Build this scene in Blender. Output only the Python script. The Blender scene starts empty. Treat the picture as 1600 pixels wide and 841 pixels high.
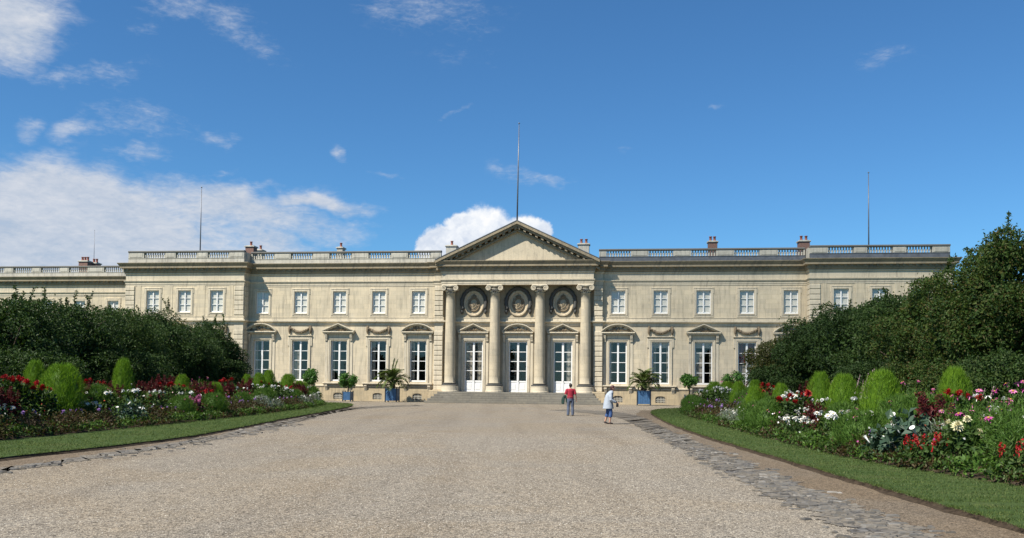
import bpy, bmesh, math, random
import numpy as np
from mathutils import Matrix, Vector
rad = math.radians
PI = math.pi
scene = bpy.context.scene
COL = scene.collection

# ------------------------------------------------------------------ camera
FPX, ROLL, TILT, EYE = 1400.0, rad(0.6), rad(2.0), 1.6
F = Vector((0, math.cos(TILT), math.sin(TILT)))
R0 = Vector((1, 0, 0)); U0 = R0.cross(F)
RR = R0*math.cos(ROLL)+U0*math.sin(ROLL); UU = U0*math.cos(ROLL)-R0*math.sin(ROLL)
PY = 603-FPX*math.tan(TILT)
cam_d = bpy.data.cameras.new('camera'); cam = bpy.data.objects.new('camera', cam_d); COL.objects.link(cam)
M = Matrix((RR, UU, -F)).transposed().to_4x4(); M.translation = (0, 0, EYE)
cam.matrix_world = M
cam_d.sensor_width = 36; cam_d.lens = 36*FPX/1600
cam_d.shift_y = (PY-420.5)/1600
cam_d.clip_end = 5000
scene.camera = cam

# ------------------------------------------------------------------ sun, exposure
YAW = rad(7.04); ORG = Vector((0.43, 83.45, 0))
UH = Vector((math.cos(YAW), -math.sin(YAW), 0)); NH = Vector((-math.sin(YAW), -math.cos(YAW), 0))
SUN_EL, SUN_AZ = rad(51), rad(43)
hz = NH*math.cos(SUN_AZ)-UH*math.sin(SUN_AZ)
TO_SUN = (hz*math.cos(SUN_EL)+Vector((0, 0, math.sin(SUN_EL)))).normalized()
sd = bpy.data.lights.new('sun', 'SUN'); sd.energy = 4.95; sd.angle = rad(0.55); sd.color = (1, 0.94, 0.84)
so = bpy.data.objects.new('sun', sd); COL.objects.link(so)
so.rotation_euler = TO_SUN.to_track_quat('Z', 'Y').to_euler(); so.location = (-30, -30, 60)
vs = scene.view_settings
vs.view_transform = 'Standard'; vs.look = 'None'; vs.gamma = 1; vs.use_curve_mapping = False
vs.exposure = 0.76

# ------------------------------------------------------------------ node helper
class NT:
    def __init__(s, tree): s.t = tree; s.n = tree.nodes; s.l = tree.links
    def new(s, typ, **kw):
        x = s.n.new(typ)
        for k, v in kw.items(): setattr(x, k, v)
        return x
    def put(s, sock, v):
        if isinstance(v, bpy.types.NodeSocket): s.l.new(v, sock)
        elif v is not None: sock.default_value = v
    def math(s, op, a, b=None, c=None, clamp=False):
        x = s.new('ShaderNodeMath', operation=op, use_clamp=clamp)
        for i, v in enumerate((a, b, c)):
            if v is not None: s.put(x.inputs[i], v)
        return x.outputs[0]
    def vmath(s, op, a, b=None):
        x = s.new('ShaderNodeVectorMath', operation=op); s.put(x.inputs[0], a)
        if b is not None:
            s.put(x.inputs['Scale' if op == 'SCALE' else 1], b)
        return x.outputs['Value' if op in ('LENGTH', 'DOT_PRODUCT') else 'Vector']
    def mix(s, f, a, b, typ='MIX'):
        x = s.new('ShaderNodeMix', data_type='RGBA', blend_type=typ)
        s.put(x.inputs[0], f); s.put(x.inputs[6], a); s.put(x.inputs[7], b)
        return x.outputs[2]
    def noise(s, vec, scale, detail=4, rough=.55, dist=0, out=0):
        x = s.new('ShaderNodeTexNoise'); s.put(x.inputs['Vector'], vec)
        x.inputs['Scale'].default_value = scale; x.inputs['Detail'].default_value = detail
        x.inputs['Roughness'].default_value = rough; x.inputs['Distortion'].default_value = dist
        return x.outputs[out]
    def vor(s, vec, scale, feature='F1', out='Distance', rnd=1):
        x = s.new('ShaderNodeTexVoronoi', feature=feature); s.put(x.inputs['Vector'], vec)
        x.inputs['Scale'].default_value = scale; x.inputs['Randomness'].default_value = rnd
        return x.outputs[out]
    def mapr(s, v, a, b, c=0, d=1, smooth=True):
        x = s.new('ShaderNodeMapRange', interpolation_type='SMOOTHSTEP' if smooth else 'LINEAR')
        s.put(x.inputs[0], v)
        for i, q in enumerate((a, b, c, d)): s.put(x.inputs[1+i], q)
        return x.outputs[0]
    def mapping(s, vec, loc=(0, 0, 0), rot=(0, 0, 0), scale=(1, 1, 1), typ='POINT'):
        x = s.new('ShaderNodeMapping', vector_type=typ); s.put(x.inputs[0], vec)
        x.inputs[1].default_value = loc; x.inputs[2].default_value = rot; x.inputs[3].default_value = scale
        return x.outputs[0]
    def ramp(s, v, stops):
        x = s.new('ShaderNodeValToRGB'); s.put(x.inputs[0], v)
        e = x.color_ramp.elements
        while len(e) < len(stops): e.new(.5)
        for i, (p, c) in enumerate(stops):
            e[i].position = p; e[i].color = (*c, 1) if len(c) == 3 else c
        return x.outputs[0]
    def bump(s, h, strength=.5, dist=.02):
        x = s.new('ShaderNodeBump'); s.put(x.inputs['Height'], h)
        x.inputs['Strength'].default_value = strength; x.inputs['Distance'].default_value = dist
        return x.outputs[0]

# ------------------------------------------------------------------ sky
world = bpy.data.worlds.new('World'); scene.world = world; world.use_nodes = True
W = NT(world.node_tree); W.n.clear()
tc = W.new('ShaderNodeTexCoord')
sky = W.new('ShaderNodeTexSky', sky_type='NISHITA'); sky.sun_disc = False
sky.sun_elevation = SUN_EL; sky.sun_rotation = math.atan2(TO_SUN.x, TO_SUN.y)
sky.air_density = 1.0; sky.dust_density = 0.05; sky.ozone_density = 3.0; sky.altitude = 60
sep = W.new('ShaderNodeSeparateXYZ'); W.l.new(tc.outputs['Generated'], sep.inputs[0])
az = W.math('ARCTAN2', sep.outputs[0], sep.outputs[1]); el = W.math('ARCSINE', sep.outputs[2])
cmb = W.new('ShaderNodeCombineXYZ'); W.l.new(az, cmb.inputs[0]); W.l.new(el, cmb.inputs[1])
AE = cmb.outputs[0]
def azel(x, y):
    d = (F+RR*((x-800)/FPX)+UU*((PY-y)/FPX)).normalized()
    return math.atan2(d.x, d.y), math.asin(d.z)
def blob(vec, x, y, rx, ry, rot=0, soft=.15):
    a, e = azel(x, y)
    k = 1/FPX
    v = W.mapping(vec, (a, e, 0), (0, 0, rad(rot)), (rx*k*math.cos(a)*math.cos(e), ry*k*math.cos(e), 1), 'TEXTURE')
    return W.mapr(W.vmath('LENGTH', v), soft, 1, 1, 0)
wv = W.noise(AE, 9, 4, .6, out=1)
wob = W.vmath('SCALE', W.vmath('SUBTRACT', wv, (.5, .5, .5)), .085)
AEw = W.vmath('ADD', AE, wob)
streak = W.noise(W.mapping(AE, rot=(0, 0, rad(-8)), scale=(1, 3.2, 1)), 7.5, 9, .62, .6)
fine = W.noise(W.mapping(AE, rot=(0, 0, rad(12)), scale=(1, 2.2, 1)), 26, 8, .6, .4)
ultra = W.noise(W.mapping(AE, rot=(0, 0, rad(10)), scale=(1, 2.4, 1)), 95, 7, .62, .5)
wisp = W.math('ADD', W.math('ADD', W.math('MULTIPLY', streak, .45), W.math('MULTIPLY', fine, .3)), W.math('MULTIPLY', ultra, .25))
wisp = W.math('ADD', W.math('MULTIPLY', W.math('SUBTRACT', wisp, .5), 1.45), .5)
def smax(lst):
    o = lst[0]
    for q in lst[1:]: o = W.math('MAXIMUM', o, q)
    return o
bank = smax([blob(AEw, 5, 15, 200, 120, 25, .1), blob(AEw, 130, 350, 400, 130, -4, .25), blob(AEw, 20, 405, 450, 190, 0, .4),
             W.math('MULTIPLY', blob(AEw, 370, 330, 330, 80, -10, .0), .92), W.math('MULTIPLY', blob(AEw, 500, 322, 160, 34, -6, .0), .85), W.math('MULTIPLY', blob(AEw, 420, 385, 150, 60, -12, .0), .8)])
thick = smax([W.math('MULTIPLY', blob(AEw, 470, 315, 176, 46, -7, .0), 0.70),
              W.math('MULTIPLY', blob(AEw, 380, 375, 176, 70, -12, .0), 0.51),
              W.math('MULTIPLY', blob(AEw, 130, 205, 68, 28, 6, .0), 0.75),
              W.math('MULTIPLY', blob(AEw, 220, 180, 148, 50, 8, .0), 0.53),
              W.math('MULTIPLY', blob(AEw, 48, 195, 54, 40, 35, .0), 0.62),
              W.math('MULTIPLY', blob(AEw, 220, 236, 81, 25, 6, .0), 0.67),
              W.math('MULTIPLY', blob(AEw, 345, 202, 68, 22, 2, .0), 0.53),
              W.math('MULTIPLY', blob(AEw, 518, 240, 27, 20, 15, .0), 0.70),
              W.math('MULTIPLY', blob(AEw, 606, 262, 65, 14, 2, .0), 0.67),
              W.math('MULTIPLY', blob(AEw, 718, 168, 65, 14, 24, .0), 0.53),
              W.math('MULTIPLY', blob(AEw, 350, 265, 47, 22, 6, .0), 0.51),
              W.math('MULTIPLY', blob(AEw, 430, 283, 54, 16, 2, .0), 0.51),
              W.math('MULTIPLY', blob(AEw, 825, 280, 115, 26, -2, .0), 0.62),
              W.math('MULTIPLY', blob(AEw, 985, 229, 40, 12, 12, .0), 0.50),
              W.math('MULTIPLY', blob(AEw, 1120, 167, 32, 11, 6, .0), 0.44),
              W.math('MULTIPLY', blob(AEw, 1395, 82, 122, 31, -8, .0), 0.34),
              W.math('MULTIPLY', blob(AEw, 340, 40, 230, 62, -10, .0), 0.49),
              W.math('MULTIPLY', blob(AEw, 235, 48, 81, 25, -6, .0), 0.44),
              W.math('MULTIPLY', blob(AEw, 670, 0, 230, 105, -10, .0), 0.55),
              W.math('MULTIPLY', blob(AEw, 130, 110, 162, 43, 8, .0), 0.46)])
soft = W.math('ADD', W.math('MULTIPLY', W.math('SUBTRACT', wisp, .5), .75), .5)
dens1 = W.mapr(W.math('ADD', W.math('MULTIPLY', bank, .78), soft), .66, 1.22, 0, .94)
dens2 = W.mapr(W.math('ADD', W.math('MULTIPLY', thick, .50), wisp), .60, 1.15, 0, .8)
dens = W.math('MAXIMUM', W.math('MULTIPLY', dens1, W.mapr(bank, 0, .3, 0, 1)), W.math('MULTIPLY', dens2, W.mapr(thick, 0, .35, 0, 1)))
# cumulus behind the pediment
cn = W.noise(AE, 40, 8, .68, out=1)
AEc = W.vmath('ADD', AE, W.vmath('SCALE', W.vmath('SUBTRACT', cn, (.5, .5, .5)), .024))
cum = smax([blob(AEc, 757, 372, 62, 54, 0, .72), blob(AEc, 700, 382, 50, 34, 0, .72), blob(AEc, 668, 388, 22, 25, 0, .72),
            blob(AEc, 812, 372, 52, 38, 0, .72), blob(AEc, 842, 368, 24, 28, 0, .72), blob(AEc, 725, 362, 36, 34, 0, .72)])
cshade = W.math('ADD', W.noise(AEc, 45, 6, .6), W.mapr(el, .155, .20, -.16, .08))
ccol = W.ramp(cshade, [(.28, (.66, .73, .85)), (.45, (.86, .90, .96)), (.62, (1, 1, 1))])
b1 = W.new('ShaderNodeBackground'); b2 = W.new('ShaderNodeBackground'); b3 = W.new('ShaderNodeBackground')
skyc = W.mix(1.0, sky.outputs[0], (0.445, 0.80, 1.05, 1), 'MULTIPLY')
W.put(b1.inputs[0], skyc); b1.inputs[1].default_value = 0.072
W.put(b2.inputs[0], W.ramp(wisp, [(.35, (.60, .70, .86)), (.68, (.90, .93, 1.0))])); b2.inputs[1].default_value = 0.47
W.put(b3.inputs[0], ccol); b3.inputs[1].default_value = 0.60
m1 = W.new('ShaderNodeMixShader'); m2 = W.new('ShaderNodeMixShader'); wo = W.new('ShaderNodeOutputWorld')
W.put(m1.inputs[0], dens); W.l.new(b1.outputs[0], m1.inputs[1]); W.l.new(b2.outputs[0], m1.inputs[2])
W.put(m2.inputs[0], cum); W.l.new(m1.outputs[0], m2.inputs[1]); W.l.new(b3.outputs[0], m2.inputs[2])
W.l.new(m2.outputs[0], wo.inputs[0])

# ------------------------------------------------------------------ where things stand
def ray(x, y): return F+RR*((x-800)/FPX)+UU*((PY-y)/FPX)
def horizon(x): return 603+(x-800)*math.tan(ROLL)
def fac(x, y, w=0.0):
    "point of the facade plane (w metres in front of it): local u and height"
    r = ray(x, y); o = ORG+NH*w-Vector((0, 0, EYE))
    t = o.dot(NH)/r.dot(NH); P = r*t+Vector((0, 0, EYE))
    return (P-ORG-NH*w).dot(UH), P.z
def loc_uw(u, w, z=0.0): return ORG+UH*u+NH*w+Vector((0, 0, z))
def on_x(px, X): return X, X*FPX/(px-800)*math.cos(0)

# ------------------------------------------------------------------ mesh helpers
class MB:
    def __init__(s): s.v = []; s.f = []; s.m = []; s.mi = 0
    def add(s, vs, fs):
        o = len(s.v); s.v.extend([tuple(p) for p in vs])
        for f in fs: s.f.append(tuple(i+o for i in f)); s.m.append(s.mi)
        return s
    def box(s, x0, x1, y0, y1, z0, z1):
        x0, x1 = min(x0, x1), max(x0, x1); y0, y1 = min(y0, y1), max(y0, y1)
        v = [(x, y, z) for z in (z0, z1) for y in (y0, y1) for x in (x0, x1)]
        return s.add(v, [(0, 2, 3, 1), (4, 5, 7, 6), (0, 1, 5, 4), (2, 6, 7, 3), (0, 4, 6, 2), (1, 3, 7, 5)])
    def cbox(s, x0, x1, y0, y1, z0, z1, b=.015):
        "box with chamfered front edges (front is -y)"
        x0, x1 = min(x0, x1), max(x0, x1); y0, y1 = min(y0, y1), max(y0, y1)
        v = [(x0, y1, z0), (x1, y1, z0), (x1, y1, z1), (x0, y1, z1), (x0, y0+b, z0), (x1, y0+b, z0), (x1, y0+b, z1), (x0, y0+b, z1),
             (x0+b, y0, z0+b), (x1-b, y0, z0+b), (x1-b, y0, z1-b), (x0+b, y0, z1-b)]
        f = [(0, 3, 2, 1)]
        for i in range(4):
            j = (i+1) % 4; f += [(i, j, 4+j, 4+i), (4+i, 4+j, 8+j, 8+i)]
        return s.add(v, f+[(8, 9, 10, 11)])
    def prism(s, pts, y0, y1):
        "outline in (x,z), extruded from y0 (front) to y1"
        n = len(pts)
        v = [(p[0], y0, p[1]) for p in pts]+[(p[0], y1, p[1]) for p in pts]
        return s.add(v, [tuple(range(n)), tuple(range(2*n-1, n-1, -1))]+[(i, n+i, n+(i+1) % n, (i+1) % n) for i in range(n)])
    def lathe(s, prof, cx=0, cy=0, n=20, sx=1, sy=1, rot=0):
        v = []; f = []; k = len(prof)
        for r, z in prof:
            for i in range(n):
                a = 2*PI*i/n+rot; v.append((cx+r*sx*math.cos(a), cy+r*sy*math.sin(a), z))
        for j in range(k-1):
            for i in range(n):
                i2 = (i+1) % n; f.append((j*n+i, j*n+i2, (j+1)*n+i2, (j+1)*n+i))
        f.append(tuple(range(n-1, -1, -1))); f.append(tuple((k-1)*n+i for i in range(n)))
        return s.add(v, f)
    def tube(s, pts, rs, n=8, flat=1.0, cap=True):
        pts = [Vector(p) for p in pts]
        if not hasattr(rs, '__len__'): rs = [rs]*len(pts)
        up = Vector((0, 0, 1)); v = []; f = []; prev = None
        for i, p in enumerate(pts):
            d = (pts[min(i+1, len(pts)-1)]-pts[max(i-1, 0)]).normalized()
            if prev is None:
                a = up if abs(d.z) < .9 else Vector((1, 0, 0)); e1 = d.cross(a).normalized()
            else: e1 = (prev-d*prev.dot(d)).normalized()
            prev = e1; e2 = d.cross(e1)
            for k in range(n):
                t = 2*PI*k/n; v.append(p+(e1*math.cos(t)+e2*math.sin(t)*flat)*rs[i])
        for i in range(len(pts)-1):
            for k in range(n):
                k2 = (k+1) % n; f.append((i*n+k, i*n+k2, (i+1)*n+k2, (i+1)*n+k))
        if cap: f += [tuple(range(n-1, -1, -1)), tuple((len(pts)-1)*n+k for k in range(n))]
        return s.add(v, f)
    def ball(s, c, r, nu=10, nv=6, rot=None):
        r = (r, r, r) if not hasattr(r, '__len__') else r
        v = []; f = []
        for j in range(1, nv):
            t = PI*j/nv
            for i in range(nu):
                a = 2*PI*i/nu
                q = Vector((r[0]*math.sin(t)*math.cos(a), r[1]*math.sin(t)*math.sin(a), r[2]*math.cos(t)))
                if rot is not None: q = rot @ q
                v.append((c[0]+q.x, c[1]+q.y, c[2]+q.z))
        q1 = Vector((0, 0, r[2])); q2 = -q1
        if rot is not None: q1 = rot @ q1; q2 = rot @ q2
        v += [(c[0]+q1.x, c[1]+q1.y, c[2]+q1.z), (c[0]+q2.x, c[1]+q2.y, c[2]+q2.z)]
        T = len(v)-2
        for i in range(nu):
            i2 = (i+1) % nu
            f.append((T, i, i2)); f.append((T+1, (nv-2)*nu+i2, (nv-2)*nu+i))
            for j in range(nv-2): f.append((j*nu+i, (j+1)*nu+i, (j+1)*nu+i2, j*nu+i2))
        return s.add(v, f)
    def sweep(s, path, prof):
        "profile (out, z) carried along a plan path, mitred; outward is to the right of travel"
        n = len(path); k = len(prof); v = []; f = []
        for i, p in enumerate(path):
            p = Vector(p)
            def nrm(a, b):
                d = (Vector(b)-Vector(a)).normalized(); return Vector((d.y, -d.x))
            n1 = nrm(path[i-1], path[i]) if i > 0 else nrm(path[i], path[i+1])
            n2 = nrm(path[i], path[i+1]) if i < n-1 else n1
            m = (n1+n2)/(1+n1.dot(n2))
            for o, z in prof: v.append((p.x+m.x*o, p.y+m.y*o, z))
        for i in range(n-1):
            for j in range(k-1):
                f.append((i*k+j, (i+1)*k+j, (i+1)*k+j+1, i*k+j+1))
        return s.add(v, f)
    def mesh(s, name, mats, smooth=False):
        me = bpy.data.meshes.new(name); me.from_pydata(s.v, [], s.f)
        for m in (mats if isinstance(mats, (list, tuple)) else [mats]): me.materials.append(m)
        if any(s.m): me.polygons.foreach_set('material_index', s.m)
        if smooth: me.polygons.foreach_set('use_smooth', [True]*len(me.polygons))
        me.update(); return me
    def obj(s, name, mats, parent=None, smooth=False, loc=None, recalc=True, **kw):
        me = s.mesh(name, mats, smooth)
        if recalc:
            bm = bmesh.new(); bm.from_mesh(me); bmesh.ops.recalc_face_normals(bm, faces=bm.faces); bm.to_mesh(me); bm.free()
        return link(name, me, parent, loc, **kw)
def link(name, me, parent=None, loc=None, **kw):
    o = bpy.data.objects.new(name, me); COL.objects.link(o)
    if parent is not None: o.parent = parent
    if loc is not None: o.location = loc
    for k, v in kw.items(): o[k] = v
    return o
def thing(name, label, cat, loc=(0, 0, 0), rz=0, group=None):
    o = bpy.data.objects.new(name, None); COL.objects.link(o); o.empty_display_size = .2
    o.location = loc; o.rotation_euler = (0, 0, rz); o['label'] = label; o['category'] = cat
    if group: o['group'] = group
    return o
def copy_tree(o, parent=None, loc=None):
    c = o.copy(); COL.objects.link(c)
    if parent is not None: c.parent = parent
    if loc is not None: c.location = loc
    for ch in list(o.children): copy_tree(ch, c)
    return c

# ------------------------------------------------------------------ materials
def mat(name):
    m = bpy.data.materials.new(name); m.use_nodes = True
    t = NT(m.node_tree); b = t.n['Principled BSDF']; return m, t, b
def plain(name, col, rough=.6, var=.12, scale=6, metal=0, spec=.4):
    m, t, b = mat(name); c = t.new('ShaderNodeTexCoord').outputs['Object']
    nz = t.noise(c, scale, 5)
    lo = tuple(q*(1-var) for q in col); hi = tuple(min(1, q*(1+var)) for q in col)
    t.put(b.inputs['Base Color'], t.ramp(nz, [(.3, lo), (.7, hi)]))
    b.inputs['Roughness'].default_value = rough; b.inputs['Metallic'].default_value = metal
    b.inputs['Specular IOR Level'].default_value = spec
    return m
def stone(name, col, joints=True, stain=.5, grey=.3, course=.42, carved=False):
    m, t, b = mat(name); c = t.new('ShaderNodeTexCoord').outputs['Object']
    sp = t.new('ShaderNodeSeparateXYZ'); t.put(sp.inputs[0], c)
    h = t.math('ADD', sp.outputs[0], sp.outputs[1])
    cb = t.new('ShaderNodeCombineXYZ'); t.put(cb.inputs[0], h); t.put(cb.inputs[1], sp.outputs[2])
    flat = cb.outputs[0]
    big = t.noise(c, .35, 5, .6); mid = t.noise(c, 2.6, 6, .65); fin = t.noise(c, 22, 4, .6)
    colr = t.ramp(big, [(.3, tuple(q*.86 for q in col)), (.55, col), (.75, tuple(min(1, q*1.1) for q in col))])
    if joints:
        br = t.new('ShaderNodeTexBrick'); t.put(br.inputs['Vector'], flat)
        br.inputs['Scale'].default_value = 1; br.inputs['Mortar Size'].default_value = .009
        br.inputs['Brick Width'].default_value = 1.05; br.inputs['Row Height'].default_value = course
        br.inputs['Color1'].default_value = (.86, .86, .85, 1); br.inputs['Color2'].default_value = (1.10, 1.07, 1.01, 1)
        br.inputs['Mortar'].default_value = (.74, .71, .65, 1); br.inputs['Bias'].default_value = 0
        colr = t.mix(.75, colr, br.outputs[0], 'MULTIPLY')
    colr = t.mix(t.mapr(mid, .5, .8, 0, grey), colr, (col[0]*.5, col[1]*.54, col[2]*.62, 1))
    # rain streaks and soot
    stc = t.new('ShaderNodeCombineXYZ'); t.put(stc.inputs[0], t.math('MULTIPLY', h, 2.4)); t.put(stc.inputs[1], t.math('MULTIPLY', sp.outputs[2], .22))
    st = t.noise(stc.outputs[0], 1.6, 7, .68)
    colr = t.mix(t.mapr(st, .46, .76, 0, stain), colr, (.10, .095, .085, 1))
    run = t.new('ShaderNodeCombineXYZ'); t.put(run.inputs[0], t.math('MULTIPLY', h, 5.5)); t.put(run.inputs[1], t.math('MULTIPLY', sp.outputs[2], .35)); t.put(run.inputs[2], 7.3)
    rn = t.noise(run.outputs[0], 1.0, 5, .6); pt = t.noise(c, .55, 4, .6)
    colr = t.mix(t.math('MULTIPLY', t.mapr(rn, .52, .70, 0, stain*.9), t.mapr(pt, .42, .62)), colr, (.13, .12, .105, 1))
    bl = t.noise(t.mapping(c, (3, 9, 4)), .9, 5, .7)
    colr = t.mix(t.mapr(bl, .56, .74, 0, .35), colr, (min(1, col[0]*1.25), min(1, col[1]*1.27), min(1, col[2]*1.36), 1))
    colr = t.mix(t.mapr(fin, .35, .7, .16, 0), colr, (.09, .08, .065, 1))
    t.put(b.inputs['Base Color'], colr); b.inputs['Roughness'].default_value = .88
    b.inputs['Specular IOR Level'].default_value = .2
    hgt = t.math('ADD', t.math('MULTIPLY', mid, .6), t.math('MULTIPLY', fin, .4))
    t.put(b.inputs['Normal'], t.bump(hgt, .6 if carved else .35, .03))
    return m
SAND = (.595, .515, .375)
M_WALL = stone('limestone_ashlar', SAND, True, .46, .38)
M_TRIM = stone('limestone_trim', (.60, .525, .39), False, .48, .42)
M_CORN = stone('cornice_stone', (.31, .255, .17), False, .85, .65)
M_PARA = stone('parapet_stone', (.50, .475, .40), False, .65, .75)
M_RAILTOP = stone('coping_lichen', (.17, .165, .15), False, .5, .5)
M_PLIN = stone('plinth_stone', (.50, .41, .27), True, .5, .6, .5)
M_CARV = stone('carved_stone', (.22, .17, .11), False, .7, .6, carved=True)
M_MEDA = stone('medallion_stone', (.50, .41, .28), False, .5, .5)
M_PEDI = stone('pediment_stone', (.55, .475, .345), False, .5, .5)
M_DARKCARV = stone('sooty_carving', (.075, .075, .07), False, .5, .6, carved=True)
M_COLM = stone('column_stone', (.50, .435, .32), True, .42, .42, .62)
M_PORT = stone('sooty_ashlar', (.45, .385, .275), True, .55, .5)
M_STEP = stone('step_stone', (.215, .20, .165), True, .6, .8, .21)
M_LEAD = plain('lead_sheet', (.10, .11, .125), .55, .25, 3)
M_SLATE = plain('slate', (.06, .065, .075), .6, .3, 4)
M_BRICK = plain('chimney_brick', (.19, .11, .085), .9, .3, 9)
M_TERRA = plain('terracotta', (.24, .085, .058), .85, .25, 9)
M_WHITE = plain('white_paint', (.70, .70, .675), .45, .05, 5)
M_SHUT = plain('shutter_paint', (.72, .69, .61), .6, .06, 5)
M_CURT = plain('net_curtain', (.50, .47, .41), .9, .25, 7)
M_REDC = plain('red_curtain', (.20, .02, .035), .9, .3, 7)
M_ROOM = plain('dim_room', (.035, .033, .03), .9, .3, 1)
M_IRON = plain('iron', (.035, .036, .04), .5, .2, 8, .6)
M_GALV = plain('galvanised_pole', (.16, .165, .18), .45, .15, 5, .5)
def glass_mat():
    m, t, b = mat('window_glass'); t.n.remove(b)
    out = t.n['Material Output']
    tr = t.new('ShaderNodeBsdfTransparent'); tr.inputs[0].default_value = (.86, .86, .84, 1)
    gl = t.new('ShaderNodeBsdfGlossy'); gl.inputs['Roughness'].default_value = .03; gl.inputs[0].default_value = (.9, .92, .95, 1)
    c = t.new('ShaderNodeTexCoord').outputs['Object']
    t.put(gl.inputs['Normal'], t.bump(t.noise(c, 1.3, 3), .10, .05))
    g = t.new('ShaderNodeNewGeometry'); k = t.math('ABSOLUTE', t.vmath('DOT_PRODUCT', g.outputs['Normal'], g.outputs['Incoming']))
    fr = t.math('ADD', t.math('MULTIPLY', t.math('POWER', t.math('SUBTRACT', 1, k), 5), .7), .07)   # same from both sides of the pane
    mx = t.new('ShaderNodeMixShader'); t.put(mx.inputs[0], fr)
    t.l.new(tr.outputs[0], mx.inputs[1]); t.l.new(gl.outputs[0], mx.inputs[2]); t.l.new(mx.outputs[0], out.inputs[0])
    return m
M_GLASS = glass_mat()

# ================================================================== the palace
PAL = thing('palace', 'long pale limestone palace with columned pediment portico, balustrade and two rows of tall windows', 'palace', ORG, -YAW)
def part(mb, name, m, parent=PAL, smooth=False, loc=None, **kw): return mb.obj(name, m, parent, smooth, loc, **kw)

ZG0, ZG1, HG = 1.87, 5.76, .80          # ground floor openings
ZU0, ZU1, HU = 8.3, 10.45, .64          # upper openings
A0, BS = 9.385, 3.857
WINGS = []
for sgn in (-1, 1):
    for k in range(5):
        WINGS.append((sgn*(A0+k*BS), 'seg' if k in (0, 4) else ('tri' if k == 2 else 'gar')))
PAVS = [(s*u, kd) for s in (-1, 1) for u, kd in ((28.9, 'gar'), (32.15, 'tri'), (35.4, 'gar'))]
PC = .12
DOORS = [(PC-4.19, 'tri'), (PC, 'seg'), (PC+4.19, 'tri')]
FARU = [fac(x, 470, -9)[0] for x in (177, 125, 68)]
st_ = FARU[0]-FARU[1]
FARU = [FARU[0]-st_*i for i in range(10)]

def wall(name, u0, u1, z0, z1, ops, y, depth=.3, m=None, sides=None, parent=PAL, **kw):
    mb = MB()
    xs = sorted(set([u0, u1]+[q for o in ops for q in o[:2]])); zs = sorted(set([z0, z1]+[q for o in ops for q in o[2:]]))
    for i in range(len(xs)-1):
        for j in range(len(zs)-1):
            cx, cz = (xs[i]+xs[i+1])/2, (zs[j]+zs[j+1])/2
            if any(o[0] < cx < o[1] and o[2] < cz < o[3] for o in ops): continue
            mb.add([(xs[i], y, zs[j]), (xs[i+1], y, zs[j]), (xs[i+1], y, zs[j+1]), (xs[i], y, zs[j+1])], [(0, 1, 2, 3)])
    for a, b_, c, d in ops:
        yb = y+depth
        mb.add([(a, y, c), (b_, y, c), (b_, y, d), (a, y, d), (a, yb, c), (b_, yb, c), (b_, yb, d), (a, yb, d)],
               [(0, 4, 5, 1), (1, 5, 6, 2), (2, 6, 7, 3), (3, 7, 4, 0)])
    for s_ in (sides or []):
        x, ya, yb = s_
        mb.add([(x, ya, z0), (x, yb, z0), (x, yb, z1), (x, ya, z1)], [(0, 1, 2, 3)])
    return mb.obj(name, m or M_WALL, parent, recalc=False, **kw)

def opsof(lst, z0, z1, h): return [(u-h, u+h, z0, z1) for u, _ in lst]
ZT = 11.0
LW = [w for w in WINGS if w[0] < 0]; RW = [w for w in WINGS if w[0] > 0]
LP = [w for w in PAVS if w[0] < 0]; RP = [w for w in PAVS if w[0] > 0]
for ws, a, b_ in ((LW, -26.2, -7.75), (RW, 7.95, 26.2)):
    wall('wall', a, b_, 1.5, ZT, opsof(ws, ZG0, ZG1, HG)+opsof(ws, ZU0, ZU1, HU), 0)
for ws, a, b_ in ((LP, -38.2, -26.2), (RP, 26.2, 38.2)):
    wall('wall', a, b_, 1.5, ZT, opsof(ws, ZG0, ZG1, HG)+opsof(ws, ZU0, ZU1, HU), -1.2, sides=[(a, -1.2, 12), (b_, -1.2, 12)])
wall('wall', -6.93, 7.13, 1.0, ZT, [(u-.88, u+.88, 1.0, 5.75) for u, _ in DOORS], 0, m=M_PORT)
for a, b_ in ((-7.75, -6.93), (7.13, 7.95)):
    wall('wall', a, b_, 0, ZT, [], -.35, sides=[(a, -.35, .1), (b_, -.35, .1)])
    mb = MB(); x0, x1 = (a-.35, b_+.3) if a < 0 else (a-.3, b_+.35)
    mb.cbox(x0, x1, -1.25, -.2, .0, .62, .04); mb.cbox(x0+.04, x1-.04, -1.21, -.2, .621, 1.12, .04); part(mb, 'stone_block', M_PLIN)
FW = [(u, 'gar') for u in FARU]
wall('wall', -82, -38.2, 1.5, ZT, opsof(FW, ZG0, ZG1, HG)+opsof(FW, ZU0, ZU1, HU), 9.0)

# plinth with basement openings
def plinth(ws, a, b_, y, vents=True):
    ops = [(u-.45, u+.45, .18, .78) for u, _ in ws] if vents else []
    wall('plinth', a, b_, 0, 1.38, ops, y-.10, .3, M_PLIN)
    mb = MB(); mb.sweep([(a, y), (b_, y)], [(.098, 1.36), (.16, 1.38), (.16, 1.46), (.07, 1.53), (0, 1.53)]); part(mb, 'plinth_moulding', M_TRIM)
    for u, _ in ws:
        v = MB()
        arc = [(.45*math.cos(t), .60+.18*math.sin(t)) for t in np.linspace(0, PI, 9)]
        v.prism([(-.47, .80)]+[(-x_, z_) for x_, z_ in arc]+[(.47, .80)], y-.09, y+.05)   # arched head
        o = v.obj('basement_vent', M_PLIN, PAL, loc=(u, 0, 0))
        g = MB()
        for q in np.linspace(-.40, .40, 7): g.box(q-.025, q+.025, y-.03, y+.0, .17, .79)
        for q in (.33, .5): g.box(-.45, .45, y-.02, y+.01, q-.025, q+.025)
        g.obj('grille', M_PARA, o)
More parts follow.
